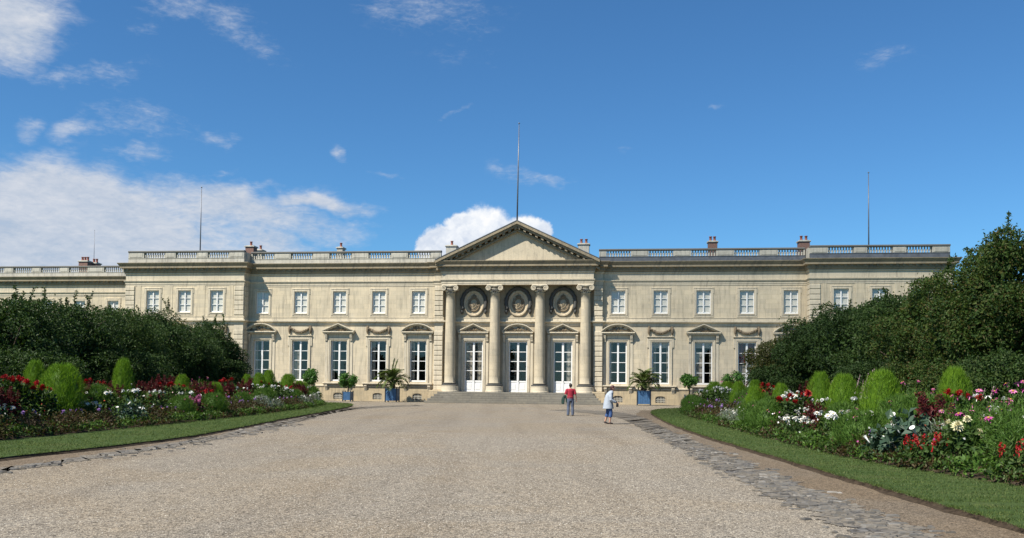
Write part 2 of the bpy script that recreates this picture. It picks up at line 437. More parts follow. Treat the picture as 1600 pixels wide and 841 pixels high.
for ws, a, b_, y in ((LW, -26.2, -7.75, 0), (RW, 7.95, 26.2, 0), (LP, -38.2, -26.2, -1.2), (RP, 26.2, 38.2, -1.2)):
    plinth(ws, a, b_, y)
plinth([], -82, -38.2, 9.0, False)
mb = MB()
for a, y0, y1 in ((-26.2, -1.3, -.1), (26.2, -1.3, -.1)): mb.box(a-.02, a+.1*(1 if a < 0 else -1), y0, y1, 0, 1.37)
part(mb, 'plinth', M_PLIN)
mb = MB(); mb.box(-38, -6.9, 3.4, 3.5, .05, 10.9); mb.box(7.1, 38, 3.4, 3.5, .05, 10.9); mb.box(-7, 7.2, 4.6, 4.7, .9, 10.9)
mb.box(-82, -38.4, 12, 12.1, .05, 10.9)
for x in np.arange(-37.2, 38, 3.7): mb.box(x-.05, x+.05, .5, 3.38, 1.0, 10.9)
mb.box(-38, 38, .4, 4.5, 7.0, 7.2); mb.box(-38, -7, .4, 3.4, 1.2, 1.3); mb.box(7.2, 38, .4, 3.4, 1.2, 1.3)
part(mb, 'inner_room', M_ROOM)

# entablature and cornice along the whole front
PATH = [(-38.2, 12), (-38.2, -1.2), (-26.2, -1.2), (-26.2, 0), (-7.75, 0), (-7.75, -.35), (-6.93, -.35), (-6.93, -1.15),
        (7.13, -1.15), (7.13, -.35), (7.95, -.35), (7.95, 0), (26.2, 0), (26.2, -1.2), (38.2, -1.2), (38.2, 12)]
FPATH = [(-82, 9), (-38.2, 9)]
ARCH = [(-.6, 10.93), (.03, 10.93), (.03, 11.08), (.06, 11.08), (.06, 11.24), (.09, 11.24), (.16, 11.36), (.16, 11.42), (.03, 11.44), (0, 11.44)]
FRIE = [(0, 11.44), (.015, 11.46), (.03, 12.0), (.1, 12.06), (.12, 12.16), (.0, 12.16)]
CORN = [(.05, 12.16), (.16, 12.22), (.2, 12.3), (.2, 12.56), (.46, 12.6), (.46, 12.80), (.49, 12.82), (.54, 12.9), (.62, 13.02), (.64, 13.06), (.64, 13.11), (-.9, 13.13)]
for pth in (PATH, FPATH):
    mb = MB(); mb.sweep(pth, ARCH); part(mb, 'architrave', M_TRIM)
    mb = MB(); mb.sweep(pth, FRIE); part(mb, 'frieze', M_TRIM)
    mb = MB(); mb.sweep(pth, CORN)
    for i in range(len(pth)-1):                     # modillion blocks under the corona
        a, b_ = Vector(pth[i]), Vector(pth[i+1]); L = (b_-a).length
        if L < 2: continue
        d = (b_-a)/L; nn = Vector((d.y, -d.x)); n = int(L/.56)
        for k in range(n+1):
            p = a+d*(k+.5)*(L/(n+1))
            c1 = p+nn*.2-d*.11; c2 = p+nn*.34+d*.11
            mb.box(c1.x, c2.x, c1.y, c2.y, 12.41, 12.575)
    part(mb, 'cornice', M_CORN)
# string course between the floors
STR = [(0, 7.18), (.05, 7.22), (.05, 7.42), (.11, 7.44), (.27, 7.54), (.27, 7.64), (.05, 7.66), (.05, 7.9), (.08, 7.92), (.08, 7.97), (0, 7.98)]
for pth in ([(-38.2, 12), (-38.2, -1.2), (-26.2, -1.2), (-26.2, 0), (-7.75, 0), (-7.75, -.35), (-6.93, -.35), (-6.93, -.0), (7.13, 0), (7.13, -.35), (7.95, -.35), (7.95, 0), (26.2, 0), (26.2, -1.2), (38.2, -1.2), (38.2, 12)], FPATH):
    mb = MB(); mb.sweep(pth, STR); part(mb, 'string_course', M_TRIM)
# quoins: banded corner strips
def quoins(x0, x1, y, z0=1.55, z1=10.9, skip=(7.1, 8.0)):
    mb = MB(); mb.box(x0+.02, x1-.02, y-.03, y+.05, z0, z1); n = round((z1-z0)/.47); h = (z1-z0)/n
    for i in range(n):
        za, zb = z0+i*h+.03, z0+(i+1)*h-.03
        if zb > skip[0] and za < skip[1]: continue
        mb.cbox(x0, x1, y-.09, y+.05, za, zb, .03)
    part(mb, 'quoin_strip', M_TRIM)
for s in (-1, 1):
    for a in (26.17, 37.28): quoins(*(sorted((s*a, s*(a+.95)))), -1.2)
for a, b_ in ((-7.77, -6.95), (7.15, 7.97)): quoins(a, b_, -.35, 1.1)
for s in (-1, 1):
    mbq = MB(); mbq.box(s*26.2-.03, s*26.2+.03, -1.12, -.37, 1.58, 10.8)
    for i in range(20):
        za = 1.58+i*.466
        if za > 7.0 and za < 8.0: continue
        x = s*26.2; mbq.box(x-.085 if s > 0 else x-.05, x+.05 if s > 0 else x+.085, -1.14, -.35, za, za+.41)
    part(mbq, 'quoin_strip', M_TRIM)
# flat pilaster strips between the pavilion windows and the bays of the far wing
for s in (-1, 1):
    for u in (27.45, 30.5, 33.8, 36.85): mb = MB(); mb.box(s*u-.42 if abs(u-32.15) < 3 else s*u-.2, s*u+.42 if abs(u-32.15) < 3 else s*u+.2, -1.225, -1.15, 7.99, 10.92); part(mb, 'pilaster_strip', M_WALL)

# ---------------------------------------------------------------- balustrade
BAL = MB().lathe([(.055, 13.60), (.085, 13.62), (.085, 13.66), (.05, 13.70), (.105, 13.82), (.10, 13.88), (.052, 14.02), (.05, 14.06), (.08, 14.10), (.08, 14.15)], n=8).mesh('baluster', M_PARA, True)
nbal = [0]; late = []
def balustrade(a, b_, y, bays, hb, ends=(0, 0), lead=False, stuff=False):
    mb = MB(); mb.box(a, b_, y-.17, y+.17, 13.12, 13.58)
    mb.box(a, b_, y-.20, y+.20, 13.581, 13.615)
    base = part(mb, 'balustrade', M_LEAD if lead else M_PARA)
    mb = MB(); mb.cbox(a-.03, b_+.03, y-.24, y+.22, 14.17, 14.33, .03); part(mb, 'coping', M_RAILTOP, base)
    edges = [a]
    for u in sorted(bays): edges += [u-hb, u+hb]
    edges.append(b_)
    for i in range(0, len(edges), 2):
        if edges[i+1]-edges[i] < .05: continue
        m_ = MB(); m_.cbox(edges[i], edges[i+1], y-.185, y+.185, 13.617, 14.168, .02)
        if edges[i+1]-edges[i] > .9: m_.cbox(edges[i]+.15, edges[i+1]-.15, y-.21, y-.18, 13.7, 14.08, .015)
        part(m_, 'pedestal', M_PARA, base)
    for u in bays:
        n = 9
        if stuff:
            mm = MB()
            for k in range(n):
                x = u-hb+(k+.5)*2*hb/n
                mm.lathe([(.055, 13.617), (.085, 13.63), (.05, 13.70), (.105, 13.82), (.052, 14.02), (.08, 14.10), (.08, 14.168)], x, y, 6)
            mm.obj('baluster', M_PARA, base, True, kind='stuff')
        else:
            for k in range(n): link('baluster', BAL, base, (u-hb+(k+.5)*2*hb/n, y, .018))
    return base
balustrade(-38.05, -26.25, -1.0, [-35.35, -32.1, -28.85], 1.08)
balustrade(-26.05, -7.3, .2, [w[0] for w in LW], 1.1)
balustrade(7.6, 26.05, .2, [w[0] for w in RW], 1.1, lead=True, stuff=False)
balustrade(26.25, 38.05, -1.0, [28.9, 32.2, 35.5], 1.08, lead=True, stuff=True)
fb = [fac(x, 421, -9)[0] for x in (177, 122, 78, 35)]
stf = (fb[1]-fb[3])/2
balustrade(-82, -38.0, 9.2, fb+[fb[3]-stf*(i+1) for i in range(6)], 1.1, stuff=True)
for s in (-1, 1):
    mb = MB(); mb.box(s*26.3-.17, s*26.3+.17, -.83, .37, 13.12, 14.168); part(mb, 'parapet_return', M_PARA); mb = MB(); mb.box(s*38.0-.17, s*38.0+.17, -.8, 9, 13.12, 14.168); part(mb, 'parapet_return', M_PARA)
mb = MB(); mb.box(-38.1, 38.1, .5, 13.5, 12.9, 13.122); mb.box(-82, -38.3, 9.5, 22, 12.9, 13.122)
mb.add([(-26, 2.4, 13.13), (26, 2.4, 13.13), (26, 8, 14.0), (-26, 8, 14.0), (26, 13, 13.13), (-26, 13, 13.13)], [(0, 1, 2, 3), (3, 2, 4, 5)])
ROOF = part(mb, 'roof', M_SLATE)
mb = MB(); mb.box(-38.1, 38.1, 13.4, 13.5, 0, 12.9); mb.box(-82, -38.1, 21.9, 22, 0, 12.9); part(mb, 'wall', M_WALL)

# ---------------------------------------------------------------- windows
def arcpts(h, z0, rise, n=18):
    r = (h*h+rise*rise)/(2*rise); t0 = math.asin(h/r)
    return [(r*math.sin(t), z0+rise-r+r*math.cos(t)) for t in np.linspace(-t0, t0, n+1)]
def rake(mb, top, th, y0, y1):
    "moulding of constant vertical thickness hanging below a top line"
    n = len(top)
    v = [(x, y0, z) for x, z in top]+[(x, y0, z-th) for x, z in top]+[(x, y1, z) for x, z in top]+[(x, y1, z-th) for x, z in top]
    f = []
    for i in range(n-1):
        f += [(n+i, n+i+1, i+1, i), (i, i+1, 2*n+i+1, 2*n+i), (n+i, 3*n+i, 3*n+i+1, n+i+1)]
    f += [(0, n, 3*n, 2*n), (n-1, 2*n+n-1, 3*n+n-1, 2*n-1)][:2]
    mb.add(v, f)
def small_pediment(kind, half, z0, rise, proj, seed):
    mb = MB(); rnd = random.Random(seed)
    mb.cbox(-half+.06, half-.06, -proj+.1, 0, z0-.10, z0, .02)
    mb.cbox(-half, half, -proj, 0, z0+.002, z0+.11, .03)
    if kind == 'tri': top = [(-half-.02, z0+.22), (0, z0+rise+.1), (half+.02, z0+.22)]
    else: top = arcpts(half+.02, z0+.2, rise-.1)
    rake(mb, top, .09, -proj-.01, 0); rake(mb, [(x, z-.092) for x, z in top], .07, -proj+.09, 0); rake(mb, [(x*.97, z-.165) for x, z in top], .06, -proj+.2, 0)
    face = [(x*.95, z-.2) for x, z in top]
    mb.prism([(half*.95, z0+.11)]+face[::-1]+[(-half*.95, z0+.11)], -.06, 0)
    o = mb.mesh('pediment', M_TRIM)
    cv = MB()
    for i in range(34):                              # leaf carving in the tympanum
        x = rnd.uniform(-.72, .72)*half
        zt = (z0+rise-.12-(rise-.3)*abs(x)/half) if kind == 'tri' else np.interp(x, [p[0] for p in face], [p[1] for p in face])-.06
        if zt < z0+.2: continue
        z = rnd.uniform(z0+.17, zt)
        cv.ball((x, -.09, z), (rnd.uniform(.05, .12), .09, rnd.uniform(.04, .08)), 6, 4, Matrix.Rotation(rnd.uniform(0, PI), 3, 'Y'))
    for s in (-1, 1): cv.tube([(s*.08, -.1, z0+.25), (s*.3, -.14, z0+.38), (s*.55, -.12, z0+.3), (s*.75*half, -.08, z0+.2)], [.09, .07, .06, .03], 6)
    cv.ball((0, -.1, z0+.36), (.16, .12, .19), 8, 5)
    return o, cv.mesh('tympanum_carving', M_CARV, True)
PED = {k: small_pediment(k, 1.55, 6.5, .80, .46, 3+i) for i, k in enumerate(('tri', 'seg'))}
PEDD = {k: small_pediment(k, 1.45, 6.5, .80, .40, 8+i) for i, k in enumerate(('tri', 'seg'))}
def surround_mesh(kind, h=HG, z0=1.75, sill=True):
    mb = MB()
    for s in (-1, 1):
        mb.cbox(s*h, s*(h+.10), -.06, .02, z0, ZG1, .01); mb.cbox(s*(h+.102), s*(h+.26), -.10, .02, z0, ZG1+.10, .02)
    mb.cbox(-h-.10, h+.10, -.06, .02, ZG1+.001, ZG1+.10, .01); mb.cbox(-h-.26, h+.26, -.10, .02, ZG1+.102, ZG1+.25, .02)
    if kind == 'gar':
        for s in (-1, 1): mb.cbox(s*(h+.262), s*(h+.40), -.085, .02, ZG1-.55, ZG1+.24, .02)
        mb.cbox(-h-.3, h+.3, -.05, .02, ZG1+.252, ZG1+.42, .01); mb.cbox(-h-.42, h+.42, -.16, .02, ZG1+.422, ZG1+.49, .02)
    else:
        for s in (-1, 1):
            mb.cbox(s*(h+.29), s*(h+.56), -.055, .02, z0, ZG1-.12, .015)
            # scroll console
            x0, x1 = sorted((s*(h+.30), s*(h+.55)))
            mb.prism([(x0, 6.39), (x1, 6.39), (x1, 5.66), (x0, 5.66)], -.10, .0)
            for za, pr in ((6.28, .32), (6.16, .29), (6.04, .24), (5.92, .19), (5.80, .16)): mb.cbox(x0+.01, x1-.01, -pr, 0, za-.06, za+.061, .02)
        mb.cbox(-h-.28, h+.28, -.045, .02, ZG1+.252, 6.395, .01)
    return mb.mesh('surround', M_TRIM)
SUR = {k: surround_mesh(k) for k in ('tri', 'seg', 'gar')}
SURD = {k: surround_mesh(k, .88, 1.0) for k in ('tri', 'seg')}
mb = MB(); mb.cbox(-1.48, 1.48, -.36, .02, 1.62, 1.75, .03); mb.cbox(-1.40, 1.40, -.27, .02, 1.54, 1.618, .02)
for s in (-1, 1):
    for za, pr in ((1.46, .30), (1.33, .24), (1.2, .18), (1.08, .13)): mb.cbox(s*1.0, s*1.28, -pr, -.06, za-.065, za+.066, .02)
SILL = mb.mesh('sill', M_TRIM)
def garland_mesh():
    cv = MB(); rnd = random.Random(5)
    for s in (-1, 1):
        cv.tube([(s*1.02, -.08, 7.08), (s*1.06, -.13, 6.95), (s*1.05, -.12, 6.6), (s*1.04, -.07, 6.38)], [.06, .13, .11, .04], 7)
        cv.ball((s*1.03, -.1, 7.06), (.13, .12, .10), 7, 5)
        for i in range(6): cv.ball((s*1.05+rnd.uniform(-.09, .09), -.14, 6.45+i*.1), .055, 5, 4)
    pts = [(x, -.11, 6.98-.42*(1-(x/.95)**2)) for x in np.linspace(-.95, .95, 13)]
    cv.tube(pts, [.05+.075*(1-abs(p[0]/.95)**2)**.5 for p in pts], 7)
    for i in range(60):
        x = rnd.uniform(-.9, .9); z = 6.98-.42*(1-(x/.95)**2)
        cv.ball((x, -.16+rnd.uniform(-.04, .03), z+rnd.uniform(-.1, .1)), rnd.uniform(.04, .065), 5, 4)
    return cv.mesh('garland', M_CARV, True)
GAR = garland_mesh()
def casement(h, z0, z1, rows, mull, y, trans=.055, fr=.10):
    "white timber frame: stiles, rails, meeting stile, glazing bars"
    mb = MB()
    for s in (-1, 1): mb.cbox(s*(h-.0), s*(h-fr), y-.03, y+.07, z0, z1, .012)
    mb.cbox(-h+fr, h-fr, y-.03, y+.07, z1-fr, z1, .012); mb.cbox(-h+fr, h-fr, y-.035, y+.07, z0, z0+fr*1.5, .012)
    mb.cbox(-mull/2, mull/2, y-.05, y+.06, z0+fr*1.5, z1-fr, .015)
    ht = (z1-fr-z0-fr*1.5)/rows
    for s in (-1, 1):
        for i in range(1, rows):
            z = z0+fr*1.5+i*ht; mb.cbox(s*mull/2, s*(h-fr), y-.02, y+.05, z-trans/2, z+trans/2, .01)
    return mb
WG = casement(HG, ZG0, ZG1, 4, .17, .20).mesh('window', M_WHITE)
WU = casement(HU, ZU0+.04, ZU1, 3, .13, .12, .05, .085).mesh('window', M_WHITE)
def pane_mesh(h, z0, z1, y): return MB().add([(-h, y, z0), (h, y, z0), (h, y, z1), (-h, y, z1)], [(0, 1, 2, 3)]).mesh('pane', M_GLASS)
PG = pane_mesh(HG-.02, ZG0+.02, ZG1-.02, .225); PU = pane_mesh(HU-.02, ZU0+.06, ZU1-.02, .135)
def curtain_mesh(x0, x1, z0, z1, y, m, folds):
    mb = MB(); n = folds*6; v = []; f = []
    for i in range(n+1):
        x = x0+(x1-x0)*i/n; yy = y+.05*math.sin(i*2*PI/6)+.02*math.sin(i*1.3)
        v += [(x, yy, z0), (x, yy, z1)]
    for i in range(n): f.append((2*i, 2*i+2, 2*i+3, 2*i+1))
    return mb.add(v, f).mesh('curtain', m, True)
CU_L = curtain_mesh(-.78, -.55, ZG0, ZG1, .48, M_CURT, 5); CU_R = curtain_mesh(.56, .78, ZG0, ZG1, .48, M_CURT, 4)
CU_LW = curtain_mesh(-.78, -.40, ZG0, ZG1, .48, M_CURT, 7)
CU_HALF = curtain_mesh(-.78, -.05, ZG0, ZG1-.9, .46, M_CURT, 8)
BLIND = [MB().cbox(-.77, .77, .40, .415, ZG1-hh_, ZG1, .003).mesh('roller_blind', M_CURT) for hh_ in (.55, 1.0)]
CU_RED = curtain_mesh(-.78, .78, 3.9, ZG1, .52, M_REDC, 9); CU_LOW = curtain_mesh(-.78, .78, ZG0, 3.7, .46, M_CURT, 12)
mb = MB()
for s in (-1, 1):
    mb.cbox(s*.05, s*.60, .20, .24, ZU0+.02, ZU1-.02, .01)
    for i in range(3): mb.cbox(s*.13, s*.52, .185, .205, ZU0+.16+i*.68, ZU0+.68+i*.68, .012)
SHUT = mb.mesh('inner_shutter', M_SHUT)
# upper surround with ears and a small sill panel
mb = MB()
for s in (-1, 1):
    mb.cbox(s*HU, s*(HU+.20), -.07, .02, ZU0-.16, ZU1+.2, .02); mb.cbox(s*(HU+.202), s*(HU+.30), -.045, .02, ZU1-.28, ZU1+.30, .02)
    mb.cbox(s*(HU+.202), s*(HU+.27), -.03, .02, ZU0-.28, ZU1-.29, .015)
mb.cbox(-HU+.001, HU-.001, -.07, .02, ZU1, ZU1+.198, .02); mb.cbox(-HU-.198, HU+.198, -.095, .02, ZU1+.202, ZU1+.30, .02)
mb.cbox(-HU+.002, HU-.002, -.10, .12, ZU0-.06, ZU0+.035, .02); mb.cbox(-HU-.0, HU, -.05, .02, ZU0-.16, ZU0-.062, .01)
mb.cbox(-HU-.26, HU+.26, -.04, .02, ZU0-.29, ZU0-.165, .015)
SURU = mb.mesh('surround', M_TRIM)
wrnd = random.Random(11)
def ground_window(u, y, kind, k):
    w = link('window', WG, PAL, (u, y, 0))
    link('pane', PG, w); link('surround', SUR[kind], w); link('sill', SILL, w)
    if kind == 'gar': link('garland', GAR, w)
    else: p = link('pediment', PED[kind][0], w); link('tympanum_carving', PED[kind][1], w)
    if abs(u-(A0+3*BS)) < .1:
        link('curtain', CU_RED, w); link('curtain', CU_LOW, w); w['label'] = 'tall window with dark red hangings over a pale lower curtain'
    else:
        q = wrnd.random()
        link('curtain', (CU_L, CU_LW, CU_HALF)[0 if q < .4 else (1 if q < .75 else 2)], w)
        if wrnd.random() < (.75 if u > 0 else .5): link('curtain', CU_R, w)
        if wrnd.random() < .3: link('roller_blind', BLIND[wrnd.randrange(2)], w)
def upper_window(u, y):
    w = link('window', WU, PAL, (u, y, 0)); link('pane', PU, w); link('inner_shutter', SHUT, w); link('surround', SURU, w)
for k, (u, kd) in enumerate(WINGS): ground_window(u, 0, kd, k); upper_window(u, 0)
for k, (u, kd) in enumerate(PAVS): ground_window(u, -1.2, kd, k); upper_window(u, -1.2)
for k, (u, kd) in enumerate(FW[:7]): upper_window(u, 9.0); ground_window(u, 9.0, kd, k)

# ---------------------------------------------------------------- portico
dm = casement(.88, 1.0, 5.75, 1, .20, .22, .05, .10)
dm2 = MB()
for s in (-1, 1):
    dm2.cbox(s*.88, s*.77, .17, .29, 1.0, 5.75, .012)
    dm2.cbox(s*.76, s*.10, .185, .27, 1.0, 1.14, .012); dm2.cbox(s*.76, s*.10, .185, .27, 1.9, 2.06, .012)
    dm2.cbox(s*.76, s*.10, .21, .25, 1.141, 1.899, .01); dm2.cbox(s*.66, s*.2, .19, .215, 1.22, 1.82, .02)
    for z in (2.98, 3.87, 4.76): dm2.cbox(s*.76, s*.10, .19, .26, z-.03, z+.03, .01)
dm2.cbox(-.77, .77, .17, .29, 5.63, 5.75, .012); dm2.cbox(-.10, .10, .165, .28, 1.0, 5.629, .015)
DOOR = dm2.mesh('door', M_WHITE)
PD = pane_mesh(.8, 2.0, 5.7, .235)
CU_D = curtain_mesh(-.86, -.22, 2.0, 5.7, .5, M_CURT, 7); CU_DR = curtain_mesh(.3, .86, 2.0, 5.7, .5, M_CURT, 6)
for i, (u, kd) in enumerate(DOORS):
    d = link('door', DOOR, PAL, (u, 0, 0)); link('pane', PD, d); link('surround', SURD[kd], d)
    link('pediment', PEDD[kd][0], d); link('tympanum_carving', PEDD[kd][1], d)
    hb = MB(); hb.tube([(.06, .15, 2.0), (.06, .10, 2.0), (.06, .10, 2.12)], .015, 6); hb.obj('handle', M_IRON, d)
    if i == 0: link('curtain', CU_D, d); link('curtain', CU_DR, d)
    if i == 2: link('curtain', CU_DR, d)
# steps
for i in range(5):
    mb = MB(); e = (4-i)*.40
    mb.cbox(-7.0-e*.55, 7.25+e*.55, -2.35-e, (-.2 if i == 4 else -2.2-e+.36), i*.2+.001, i*.2+.2, .02)
    part(mb, 'step', M_STEP)
mb = MB(); mb.box(-7.0, 7.25, -2.3, .3, 0, .79); part(mb, 'step_core', M_STEP)
# columns
COLU = [PC+4.195*k for k in (-1.5, -.5, .5, 1.5)]
CW = -.66
sh = [(.50-.085*max(0, (t-.25)/.75)**1.6, 1.86+t*(10.12-1.86)) for t in np.linspace(0, 1, 14)]
cmesh = MB().lathe([(.56, 1.83), (.53, 1.845)]+sh+[(.45, 10.125), (.45, 10.17), (.42, 10.18)], 0, 0, 32).mesh('column', M_COLM, True)
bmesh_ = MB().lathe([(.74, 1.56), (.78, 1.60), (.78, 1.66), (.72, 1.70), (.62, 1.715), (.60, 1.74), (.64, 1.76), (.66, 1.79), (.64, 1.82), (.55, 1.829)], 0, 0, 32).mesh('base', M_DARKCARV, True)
pmesh = MB().lathe([(.86, 1.0), (.86, 1.10), (.82, 1.14), (.79, 1.46), (.80, 1.52), (.76, 1.558)], 0, 0, 32).mesh('pedestal', M_TRIM, False)
cap = MB()
cap.lathe([(.42, 10.18), (.46, 10.24), (.50, 10.36), (.58, 10.56), (.60, 10.62)], 0, 0, 20)
cap.cbox(-.62, .62, -.6, .5, 10.70, 10.80, .02); cap.cbox(-.70, .70, -.66, .5, 10.802, 10.93, .03)
for s in (-1, 1):
    c = Vector((s*.55, 0, 10.60))
    for y0 in (-.60,):
        pts = []
        for t in np.linspace(0, 4.4*PI, 44):
            r = .24*(1-t/(4.9*PI)); pts.append((c.x+s*r*math.sin(t)*1.0, y0, c.z+r*math.cos(t)))
        cap.tube(pts, [.062*(1-.55*i/43) for i in range(44)], 6)
        cap.lathe([(.20, 0), (.20, .01)], 0, 0, 6) if False else None
    n = 16
    v = [(c.x+.2*math.cos(2*PI*i/n), -.585, c.z+.2*math.sin(2*PI*i/n)) for i in range(n)]+[(c.x+.16*math.cos(2*PI*i/n), .45, c.z+.16*math.sin(2*PI*i/n)) for i in range(n)]
    cap.add(v, [tuple(range(n)), tuple(range(2*n-1, n-1, -1))]+[(i, (i+1) % n, n+(i+1) % n, n+i) for i in range(n)])
cap.tube([(-.5, -.6, 10.84), (0, -.62, 10.78), (.5, -.6, 10.84)], .05, 6)
capm = cap.mesh('capital', M_TRIM, False)
fes = MB(); rnd = random.Random(2)
for i in range(26):
    x = rnd.uniform(-.42, .42); fes.ball((x, -.52+abs(x)*.25, 10.52-.16*(1-(x/.42)**2)+rnd.uniform(-.06, .1)), rnd.uniform(.05, .09), 6, 4)
for i in range(14): fes.ball((.46*math.cos(2*PI*i/14), .46*math.sin(2*PI*i/14), 10.23), .05, 5, 4)
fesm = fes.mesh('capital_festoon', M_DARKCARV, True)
for u in COLU:
    c = link('column', cmesh, PAL, (u, CW, 0)); link('base', bmesh_, c); link('pedestal', pmesh, c)
    k = link('capital', capm, c); link('capital_festoon', fesm, c)
# soffit of the portico entablature
mb = MB(); mb.box(-6.9, 7.1, -1.13, -.02, 10.945, 11.4); part(mb, 'soffit', M_TRIM)
# medallions
def medallion(u, seed):
    rnd = random.Random(seed); z = 9.27; mb = MB(); n = 40
    def oval(rx, rz, y): return [(rx*math.cos(2*PI*i/n), y, z+rz*math.sin(2*PI*i/n)) for i in range(n)]
    rings = [oval(.98, 1.22, .01), oval(.98, 1.22, -.12), oval(.92, 1.16, -.16), oval(.82, 1.05, -.15), oval(.77, .99, -.09), oval(.74, .96, -.07)]
    v = [p for r in rings for p in r]; f = []
    for j in range(len(rings)-1):
        for i in range(n): f.append((j*n+i, j*n+(i+1) % n, (j+1)*n+(i+1) % n, (j+1)*n+i))
    f.append(tuple((len(rings)-1)*n+i for i in range(n)))
    mb.add(v, f); o = mb.obj('medallion', M_MEDA, PAL, loc=(u, 0, 0), recalc=False)
    g = MB()
    for i in range(46):                              # wreath
        t = 2*PI*i/46; g.ball((.52*math.cos(t), -.11, z-.08+.62*math.sin(t)), (.075, .07, .10), 6, 4, Matrix.Rotation(-t+rnd.uniform(-.5, .5), 3, 'Y'))
    g.tube([(.40*math.cos(t), -.10, z-.06+.50*math.sin(t)) for t in np.linspace(0, 2*PI, 30)], .035, 6)
    for s in (-1, 1):
        for k in range(14): g.ball((s*rnd.uniform(.26, .46), -.10, z+rnd.uniform(-.45, .42)), (rnd.uniform(.05, .09), .07, rnd.uniform(.06, .12)), 6, 4, Matrix.Rotation(rnd.uniform(0, 3), 3, 'Y'))
    # crown above
    g.tube([(-.2, -.13, z+.56), (0, -.17, z+.54), (.2, -.13, z+.56)], .05, 6)
    for k in (-2, -1, 0, 1, 2): g.tube([(k*.1, -.14, z+.58), (k*.115, -.15, z+.68), (k*.03, -.13, z+.80)], [.04, .045, .025], 6)
    g.ball((0, -.13, z+.85), .06, 7, 5)
    g.obj('crest', M_CARV, o, True)
    sh_ = MB(); pts = [(-.24, z+.24), (-.25, z-.1), (-.17, z-.3), (0, z-.42), (.17, z-.3), (.25, z-.1), (.24, z+.24), (0, z+.29)]
    sh_.prism(pts, -.15, -.06); sh_.tube([(p[0], -.15, p[1]) for p in pts+[pts[0]]], .025, 6)
    sh_.tube([(-.1, -.16, z-.12), (-.02, -.18, z+.1), (.05, -.18, z-.14), (.12, -.16, z+.12)], [.03, .035, .035, .02], 6)
    sh_.obj('shield', M_MEDA, o, True)
    gl = MB()
    arc = [(1.14*math.cos(t), -.16, z+.1+1.32*math.sin(t)) for t in np.linspace(-.5, PI+.5, 34)]
    gl.tube(arc, [.14+.06*math.sin(i*1.1)**2 for i in range(34)], 8)
    for i, p in enumerate(arc):
        for k in range(4): gl.ball((p[0]+rnd.uniform(-.12, .12), -.2+rnd.uniform(-.05, .04), p[2]+rnd.uniform(-.1, .1)), rnd.uniform(.04, .08), 5, 4)
    for s in (-1, 1):
        gl.tube([(s*1.10, -.12, z-.52), (s*1.12, -.15, z-.75), (s*1.08, -.12, z-.98)], [.13, .15, .08], 8)
        gl.ball((s*1.1, -.14, z-.5), .15, 8, 5)
    gl.ball((0, -.16, z+1.36), (.22, .16, .15), 8, 5)
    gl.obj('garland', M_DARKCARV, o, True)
for i, (u, _) in enumerate(DOORS): medallion(u, 20+i)
# big pediment
mb = MB(); half, zb, za, yf = 7.58, 13.14, 16.72, -1.87
def up(th): return [(PC-half, zb-th), (PC, za-th), (PC+half, zb-th)]
rake(mb, up(0), .26, yf, -.7); rake(mb, up(.262), .20, yf+.17, -.7); rake(mb, up(.70), .18, -1.35, -.7)
sl = (za-zb)/half
for s in (-1, 1):
    for k in range(1, 14):
        x = PC+s*(half-.35-k*.545); 
        if abs(x-PC) < .12: continue
        zc = za-.46-abs(x-PC)*sl
        mb.add([(x-.11, y_, zc+d-dx*sl*(1 if x > PC else -1)) for y_ in (yf+.25, -1.2) for d, dx in ((0, -.11), (-.2, -.11), (-.2, .11), (0, .11))] if False else
               [(x+dx, y_, zc+d-dx*sl*s) for y_ in (yf+.25, -1.2) for dx, d in ((-.11, 0), (-.11, -.2), (.11, -.2), (.11, 0))],
               [(0, 1, 2, 3), (4, 7, 6, 5), (0, 4, 5, 1), (1, 5, 6, 2), (2, 6, 7, 3)])
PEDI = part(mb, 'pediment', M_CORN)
mb = MB(); mb.prism([(PC-half+.9, zb), (PC, za-.55), (PC+half-.9, zb)], -1.02, -.6); part(mb, 'tympanum', M_PEDI, PEDI)
mb = MB(); rake(mb, [(PC-half-.03, zb+.075), (PC, za+.075), (PC+half+.03, zb+.075)], .07, yf-.03, 12); part(mb, 'roof', M_LEAD, PEDI)
mb = MB(); mb.prism([(PC-half+.5, zb), (PC, za-.4), (PC+half-.5, zb)], 11.8, 11.9); part(mb, 'gable_wall', M_PARA, PEDI)

# chimneys
def chimney(px, ytop, ybase, wpx, w, m, pots, sub):
    u, zt = fac(px, ytop, w); _, zb_ = fac(px, ybase, w); hw = abs(fac(px+wpx/2, ytop, w)[0]-u)
    mb = MB(); zt2 = max(zt-.42, 14.5); mb.cbox(-hw, hw, 0, .9, 12.95, zt2-.12, .01)
    o = mb.obj('chimney', m, PAL, loc=(u, -w, 0))
    c = MB(); c.cbox(-hw-.09, hw+.09, -.09, .99, zt2-.118, zt2, .02); c.cbox(-hw+.05, hw-.05, .05, .85, zt2+.001, zt2+.06, .02); c.obj('chimney_cap', M_PARA, o)
    for i in range(pots):
        x = (i+.5)/pots*2*hw*.9-hw*.9
        c = MB(); c.lathe([(.14, zt2+.06), (.16, zt2+.1), (.12, zt2+.15), (.115, zt), (.15, zt+.02), (.15, zt+.08), (.08, zt+.09)], x, .42, 12); c.obj('chimney_pot', M_TERRA, o, True)
chimney(390, 378, 392, 13, -6, M_BRICK, 1, 0); chimney(405, 384, 392, 9, -8, M_PARA, 1, 0)
chimney(531, 380, 392, 9, -6, M_PARA, 1, 0); chimney(130, 402, 415, 14, -13, M_BRICK, 3, 0); chimney(146, 405, 415, 10, -14, M_BRICK, 2, 0)
chimney(705, 377, 390, 16, -5, M_PARA, 1, 0); chimney(912, 374, 390, 17, -5, M_PARA, 2, 0)
